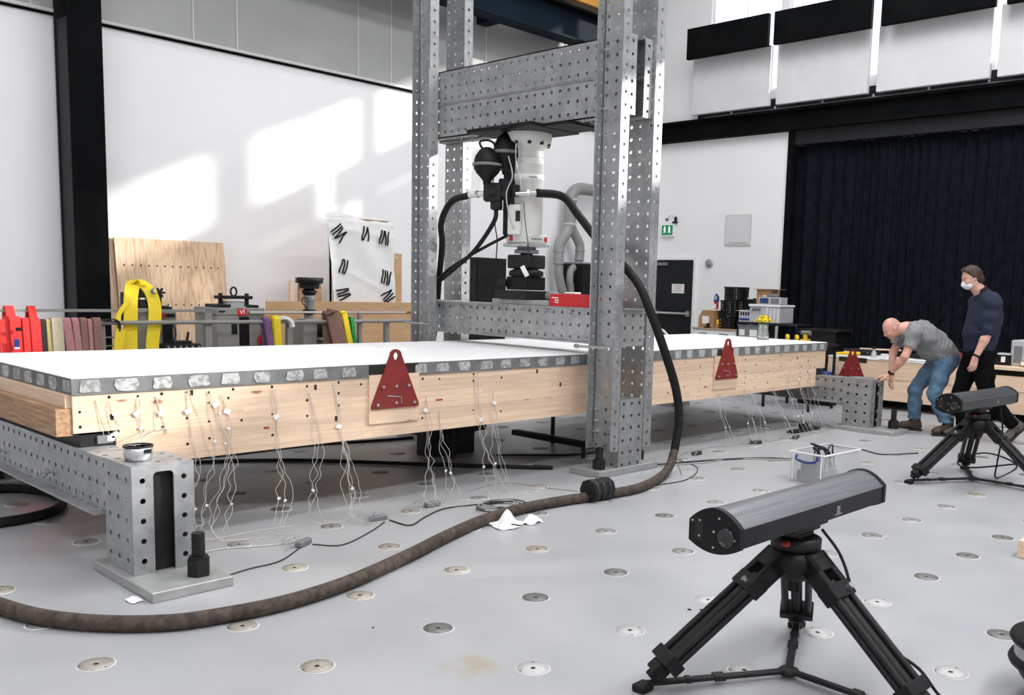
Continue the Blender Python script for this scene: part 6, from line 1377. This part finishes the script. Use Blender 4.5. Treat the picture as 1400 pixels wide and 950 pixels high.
def boot(t, o_, ank, toe_dir, pitch, mt, h=.14, L=.29):
    """ankle point, horizontal toe direction, pitch (heel raise angle)"""
    f = Vector(toe_dir).normalized(); s = Vector((0, 0, 1)).cross(f); up = Vector((0, 0, 1)); M = Matrix.Rotation(pitch, 3, s)
    P = lambda x, y, z: tuple(Vector(ank)+M @ (f*x+s*y+up*z)); A = Vector(ank); lo = np.array(A)-.27; hi = np.array(A)+.27
    R = np.array(Matrix((M @ f, M @ s, M @ up)).transposed())
    B = Blob(lo, hi, .006); B.chain([P(-.015, 0, .07), P(-.01, 0, 0), P(-.015, 0, -.055)], [.057, .053, .052], .03)
    B.ell(P(-.035, 0, -.055), (.055, .043, .05), R, .03); B.ell(P(.06, 0, -.045), (.10, .045, .042), R, .03); B.ell(P(.135, .004, -.062), (.072, .050, .036), R, .03)
    B.cut(P(0, 0, -.094), tuple(M @ -up)); B.cut(P(0, 0, .085), tuple(M @ up)); B.wrinkle(.0015, lambda X, Y, Z: np.sin(70*Z+40*X)*np.sin(50*Y))
    b = o_('boot', B.mb(), mt); B = Blob(lo, hi, .006)
    B.ell(P(-.035, 0, -.095), (.062, .047, .03), R, .02); B.ell(P(.05, 0, -.095), (.09, .044, .03), R, .03); B.ell(P(.13, .004, -.095), (.084, .054, .03), R, .03); B.cut(P(0, 0, -.092), tuple(M @ up)); B.cut(P(0, 0, -.115), tuple(M @ -up))
    o_('sole', B.mb(), K['sole'], b)
    m = MB()
    for k in range(4): m.tube([P(.035+.022*k, -.022, .018-.017*k+.0), P(.04+.022*k, 0, .026-.017*k), P(.035+.022*k, .022, .018-.017*k)], .0035, 5)
    o_('laces', m, K['wiredk'], b); return b

# ---------------------------------------------------------------- the bent man: local x = the way he faces, y = his left
t, o_ = person((8.42, 1.0, 0), RZ, 'balding man in a grey T-shirt and jeans bending over, hands on the far steel stool')
hipL, hipR = (-.06, .10, .80), (-.06, -.10, .80); knL, anL = (.045, .14, .455), (-.115, .17, .115); knR, anR = (.17, -.115, .475), (.155, -.12, .115)
C7 = (.36, 0, 1.205); shL, shR = (.325, .185, 1.115), (.325, -.185, 1.115); elL, wrL = (.43, .235, .865), (.535, .075, .655); elR, wrR = (.42, -.20, .885), (.465, -.06, .625)
hc_ = (.520, .0, 1.172); fw = np.array((.80, 0, -.60)); up_ = np.array((.60, 0, .80)); HR = np.stack([fw, (0, 1, 0), up_], 1)
B = Blob((-.40, -.36, .0), (.80, .36, 1.36), .0075)
P = head(B, hc_, HR)
B.chain([(.43, 0, 1.16), (.37, 0, 1.165), (.33, 0, 1.15)], [.062, .062, .066], .03)
for sh, el, wr in ((shL, elL, wrL), (shR, elR, wrR)):
    B.chain([sh, lerp(sh, el, .5), el], [.060, .050, .042], .03); B.chain([el, lerp(el, wr, .35), wr], [.043, .043, .027], .02)
B.chain([(.30, 0, 1.12), (.12, 0, 1.05), (-.03, 0, .88)], [.12, .125, .115], .05)
for hp, kn, an in ((hipL, knL, anL), (hipR, knR, anR)): B.chain([hp, kn], [.085, .055], .03); B.chain([kn, lerp(kn, an, .35), an], [.050, .050, .036], .02); B.cap(an, (an[0]-.01, an[1], .06), .036, .03)
hand(B, wrL, (.80, -.35, -.30), (-.25, 0, -1), 1, curl=.10, spread=.13, thumb_out=.8)
hand(B, wrR, (.25, .12, -1.0), (-1, .15, -.25), 1, curl=.55, spread=.04, thumb_out=.6)
b = o_('body', B.mb(), K['skinr'])
m = MB()
for sy in (-1, 1): m.lathe([(.0, .0), (.004, .0005), (.0045, 0), (.0, -.002)], P(.0905, sy*.032, .003), axis=tuple(fw), n=8)
o_('eyes', m, K['glassdark'], b)
B = Blob((.30, -.12, .98), (.70, .12, 1.34), .006); B.ell(hc_, (.1, .0785, .110), HR, .01); B.cut(P(0, 0, .045), tuple(up_*.55+fw*.8)); B.cut(P(0, 0, -.05), tuple(-up_)); B.cut(P(.012, 0, 0), tuple(fw))
o_('cropped_hair', B.mb(), K['stubble'])
# T-shirt
B = Blob((-.42, -.36, .72), (.56, .36, 1.36), .0075)
B.chain([(.335, 0, 1.135), (.18, 0, 1.115), (.03, 0, 1.01), (-.08, 0, .885), (-.11, 0, .83)], [.115, .135, .145, .142, .140], .06)
for sy in (-1, 1):
    B.chain([(.31, sy*.10, 1.13), (.16, sy*.10, 1.09), (-.0, sy*.09, .96), (-.09, sy*.085, .86)], [.098, .118, .118, .115], .05)
    sh, el = (shL, elL) if sy > 0 else (shR, elR); e = lerp(sh, el, .60); B.chain([(.30, sy*.12, 1.13), sh, e], [.09, .082, .075], .04)
B.chain([(.14, 0, .96), (.10, 0, .90)], [.09, .095], .06)
B.wrinkle(.004, lambda X, Y, Z: np.sin(38*Z+22*X+9*np.sin(14*X))*np.cos(9*Y+20*Z)); B.wrinkle(.005, lambda X, Y, Z: np.sin(16*X-11*Z+5*Y+3*np.sin(18*Z)))
for sh, el in ((shL, elL), (shR, elR)):
    p = np.array(lerp(sh, el, .56)); d = np.array(el)-np.array(sh); d /= np.linalg.norm(d); pass
B.cut((-.125, 0, .785), (-.42, 0, -.9)); B.cut((.375, 0, 1.19), (.86, 0, .5))
for (sh, el, sy) in ((shL, elL, 1), (shR, elR, -1)):
    e = lerp(sh, el, .56); d = Vector(el)-Vector(sh); d.normalize(); q = Vector(e)+d*.10; B.cap(tuple(q), tuple(q+d*.01), .105, .105, .004, 's')
o_('tshirt', B.mb(), K['greytee'])
# jeans
B = Blob((-.42, -.36, .06), (.40, .36, 1.02), .0075)
B.chain([(-.075, 0, .90), (-.085, 0, .80)], [.14, .138], .05)
for sy, hp, kn, an in ((1, hipL, knL, anL), (-1, hipR, knR, anR)):
    B.ell((-.12, sy*.085, .825), (.105, .095, .11), None, .05); B.cap((-.06, sy*.085, .88), hp, .115, .112, .05)
    B.chain([hp, lerp(hp, kn, .5), kn], [.106, .093, .076], .04); B.chain([kn, lerp(kn, an, .4), lerp(kn, an, .98)], [.076, .074, .066], .03)
B.wrinkle(.005, lambda X, Y, Z: np.sin(60*Z+18*X+12*Y)*np.sin(16*X+9*Z)*(np.abs(Z-.47) < .14)); B.wrinkle(.004, lambda X, Y, Z: np.sin(42*Z-26*X)*np.sin(20*Y+13*Z)); B.wrinkle(.004, lambda X, Y, Z: np.sin(75*Z)*(Z < .24))
B.cut((0, 0, .140), (0, 0, -1)); B.cut((-.09, 0, .90), (.45, 0, 1))
o_('jeans', B.mb(), K['jeans'])
boot(t, o_, anL, (.93, .35, 0), 0.0, K['boot']); boot(t, o_, anR, (.96, -.25, 0), 0.0, K['boot'])
d = Vector(wrL)-Vector(elL); d.normalize(); m = MB().lathe([(.031, -.018), (.034, -.012), (.034, .012), (.031, .018)], Vector(wrL)-d*.03, axis=d, n=18); x, y, z = frame_of(d)
m.cbox(-.019, -.019, -.005, .019, .019, .006, .003, R=Matrix((d, d.cross(Vector((.3, .6, .7))).normalized(), Vector((.3, .6, .7)))).transposed(), o=Vector(wrL)-d*.03+Vector((.3, .6, .7)).normalized()*.034)
o_('wristwatch', m, K['black'])
d = Vector(wrR)-Vector(elR); d.normalize(); o_('wristband', MB().lathe([(.030, -.006), (.032, 0), (.030, .006)], Vector(wrR)-d*.02, axis=d, n=16), K['black'])

# ---------------------------------------------------------------- the standing man
t, o_ = person((8.35, .45, 0), RZ, 'brown-haired man in a navy jumper and white face mask standing behind the far tripod')
hc_ = (.205, 0, 1.745); a = -.36; fw = np.array((math.cos(a), 0, math.sin(a))); up_ = np.array((-math.sin(a), 0, math.cos(a))); HR = np.stack([fw, (0, 1, 0), up_], 1)
shL, shR = (.045, .195, 1.475), (.045, -.195, 1.475); elL, wrL = (.095, .262, 1.165), (.205, .26, .905); elR, wrR = (.05, -.265, 1.16), (.10, -.26, .90)
hipL, hipR = (.07, .095, .93), (.07, -.095, .93); knF, anF = (.19, -.11, .50), (.12, -.12, .115); knB, anB = (-.02, .10, .475), (-.315, .12, .19)
B = Blob((-.42, -.40, .0), (.46, .40, 1.92), .0075)
P = head(B, hc_, HR)
B.chain([(.165, 0, 1.66), (.12, 0, 1.61), (.07, 0, 1.55)], [.060, .062, .07], .03)
for sh, el, wr in ((shL, elL, wrL), (shR, elR, wrR)): B.chain([sh, lerp(sh, el, .5), el], [.062, .052, .044], .03); B.chain([el, lerp(el, wr, .3), wr], [.045, .046, .029], .02)
B.chain([(.04, 0, 1.46), (.055, 0, 1.2), (.07, 0, 1.0)], [.105, .11, .11], .05)
for hp, kn, an in ((hipL, knB, anB), (hipR, knF, anF)): B.chain([hp, kn], [.088, .056], .03); B.chain([kn, lerp(kn, an, .35), an], [.056, .055, .04], .02)
B.cap(anF, (anF[0]-.01, anF[1], .06), .036, .03); B.cap(anB, (anB[0]-.02, anB[1], anB[2]-.04), .036, .03)
hand(B, wrL, (.22, -.02, -1.0), (.15, -1, 0), 1, curl=.42, spread=.06, thumb_out=.5)
hand(B, wrR, (.2, .02, -1.0), (.1, 1, 0), -1, curl=.42, spread=.06, thumb_out=.5)
b = o_('body', B.mb(), K['skin'])
m = MB()
for sy in (-1, 1): m.lathe([(.0, .0), (.004, .0005), (.0045, 0), (.0, -.002)], P(.0905, sy*.032, .003), axis=tuple(fw), n=8)
o_('eyes', m, K['glassdark'], b)
# hair: cap over crown, sides and nape with a fringe
B = Blob((.02, -.14, 1.55), (.40, .14, 1.92), .006)
B.ell(P(-.010, 0, .014), (.106, .086, .112), HR, .01); B.ell(P(.045, 0, .078), (.052, .062, .038), HR, .03); B.ell(P(-.062, 0, -.04), (.058, .075, .068), HR, .03)
B.wrinkle(.004, lambda X, Y, Z: np.sin(90*X+30*Z)*np.sin(80*Y+20*X))
B.cut(P(.070, 0, .045), tuple(fw*.8-up_*.60)); B.cut(P(.012, 0, -.005), tuple(fw*.85-up_*.53)); B.cut(P(-.06, 0, -.088), tuple(-up_))
o_('hair', B.mb(), K['hair'])
B = Blob((.10, -.12, 1.56), (.40, .12, 1.80), .005)
B.ell(P(.050, 0, -.066), (.066, .064, .054), HR, .01); B.cap(P(.092, 0, -.012), P(.116, 0, -.050), .010, .014, .03); B.cut(P(.02, 0, -.055), tuple(-fw+up_*.25)); B.cut(P(.09, 0, -.010), tuple(up_+fw*.25)); B.cut(P(.06, 0, -.112), tuple(-up_-fw*.2))
k_ = o_('face_mask', B.mb(), K['mask'])
m = MB()
for sy in (-1, 1): m.tube([P(.03, sy*.066, -.035), P(.008, sy*.083, -.020), P(-.016, sy*.088, .012)], .0022, 5, smooth_steps=3).tube([P(.022, sy*.064, -.085), P(.0, sy*.078, -.055), P(-.016, sy*.086, -.028)], .0022, 5, smooth_steps=3)
o_('ear_loop', m, K['mask'], k_)
# jumper with rolled sleeves
B = Blob((-.30, -.42, .90), (.42, .42, 1.68), .0075)
B.chain([(.03, 0, 1.485), (.045, 0, 1.33), (.07, 0, 1.16), (.07, 0, .99)], [.120, .150, .160, .150], .06)
for sy, sh, el, wr in ((1, shL, elL, wrL), (-1, shR, elR, wrR)):
    B.chain([(.025, sy*.11, 1.475), (.03, sy*.11, 1.30), (.055, sy*.10, 1.14), (.065, sy*.095, .99)], [.115, .128, .124, .118], .05)
    B.chain([(.035, sy*.14, 1.495), sh, lerp(sh, el, .5), lerp(sh, el, .92)], [.085, .082, .073, .068], .04)
    c0, c1 = lerp(sh, el, .88), lerp(el, wr, .06); B.cap(c0, c1, .062, .060, .01)
    dd = Vector(el)-Vector(sh); dd.normalize(); q = Vector(c1)+dd*.095; B.cap(tuple(q), tuple(q+dd*.01), .088, .088, .006, 's')
B.chain([(.06, 0, 1.53), (.09, 0, 1.60)], [.090, .078], .03)
B.wrinkle(.004, lambda X, Y, Z: np.sin(34*Z+20*X+8*Y)*np.sin(15*X-12*Z+11*Y)); B.wrinkle(.004, lambda X, Y, Z: np.sin(52*Z+14*Y)*(np.abs(Y) > .17))
B.cut((.075, 0, .945), (0, 0, -1)); B.cut((.09, 0, 1.60), (.45, 0, .89))
o_('jumper', B.mb(), K['navy'])
B = Blob((0, -.12, 1.50), (.24, .12, 1.72), .006); B.chain([(.085, 0, 1.58), (.115, 0, 1.64)], [.078, .074], .02); B.cut((.11, 0, 1.628), (.5, 0, .87)); B.cut((.09, 0, 1.56), (0, 0, -1)); o_('collar', B.mb(), K['black'])
# trousers
B = Blob((-.46, -.34, .05), (.42, .34, 1.08), .0075)
B.chain([(.075, 0, 1.02), (.07, 0, .93)], [.135, .138], .05)
for sy, hp, kn, an in ((1, hipL, knB, anB), (-1, hipR, knF, anF)):
    B.ell((.01, sy*.085, .93), (.10, .095, .12), None, .05); B.cap((.075, sy*.08, 1.0), hp, .11, .115, .05)
    B.chain([hp, lerp(hp, kn, .5), kn], [.115, .10, .082], .04); B.chain([kn, lerp(kn, an, .4), lerp(kn, an, .95)], [.082, .080, .070], .03)
B.wrinkle(.004, lambda X, Y, Z: np.sin(45*Z+18*X+12*Y)*np.sin(16*X+9*Z)); B.cut((.075, 0, 1.04), (0, 0, 1))
d = Vector(anB)-Vector(knB); d.normalize(); q = Vector(anB)-d*.01; B.cap(tuple(q+d*.09), tuple(q+d*.10), .088, .088, .006, 's'); B.cap((anF[0], anF[1], .02), (anF[0]+.02, anF[1], .03), .105, .105, .004, 's')
o_('trousers', B.mb(), K['trouser'])
boot(t, o_, anF, (1, -.1, 0), 0.0, K['bootgrey']); boot(t, o_, anB, (1, .1, 0), 0.75, K['bootgrey'])
d = Vector(wrL)-Vector(elL); d.normalize(); m = MB().lathe([(.032, -.012), (.036, -.008), (.036, .008), (.032, .012)], Vector(wrL)-d*.02, axis=d, n=18); o_('wristwatch', m, K['black'])

# tiny repeated fixings that stay joined
for o in COL.objects:
    if o.parent is not None and o.type == 'MESH' and o.name.split('.')[0] in ('beam_bolts', 'post_bolts', 'soffit_bolts', 'flange_bolts', 'plate_bolts', 'ports', 'screws', 'vent_slots', 'stems', 'wire_ends', 'printed_lines', 'printed_blocks', 'printed_name', 'leaves', 'black_tape', 'laces', 'body_ring', 'ring_handles', 'pictogram', 'emblem', 'eyes', 'strand'):
        o['kind'] = 'stuff'
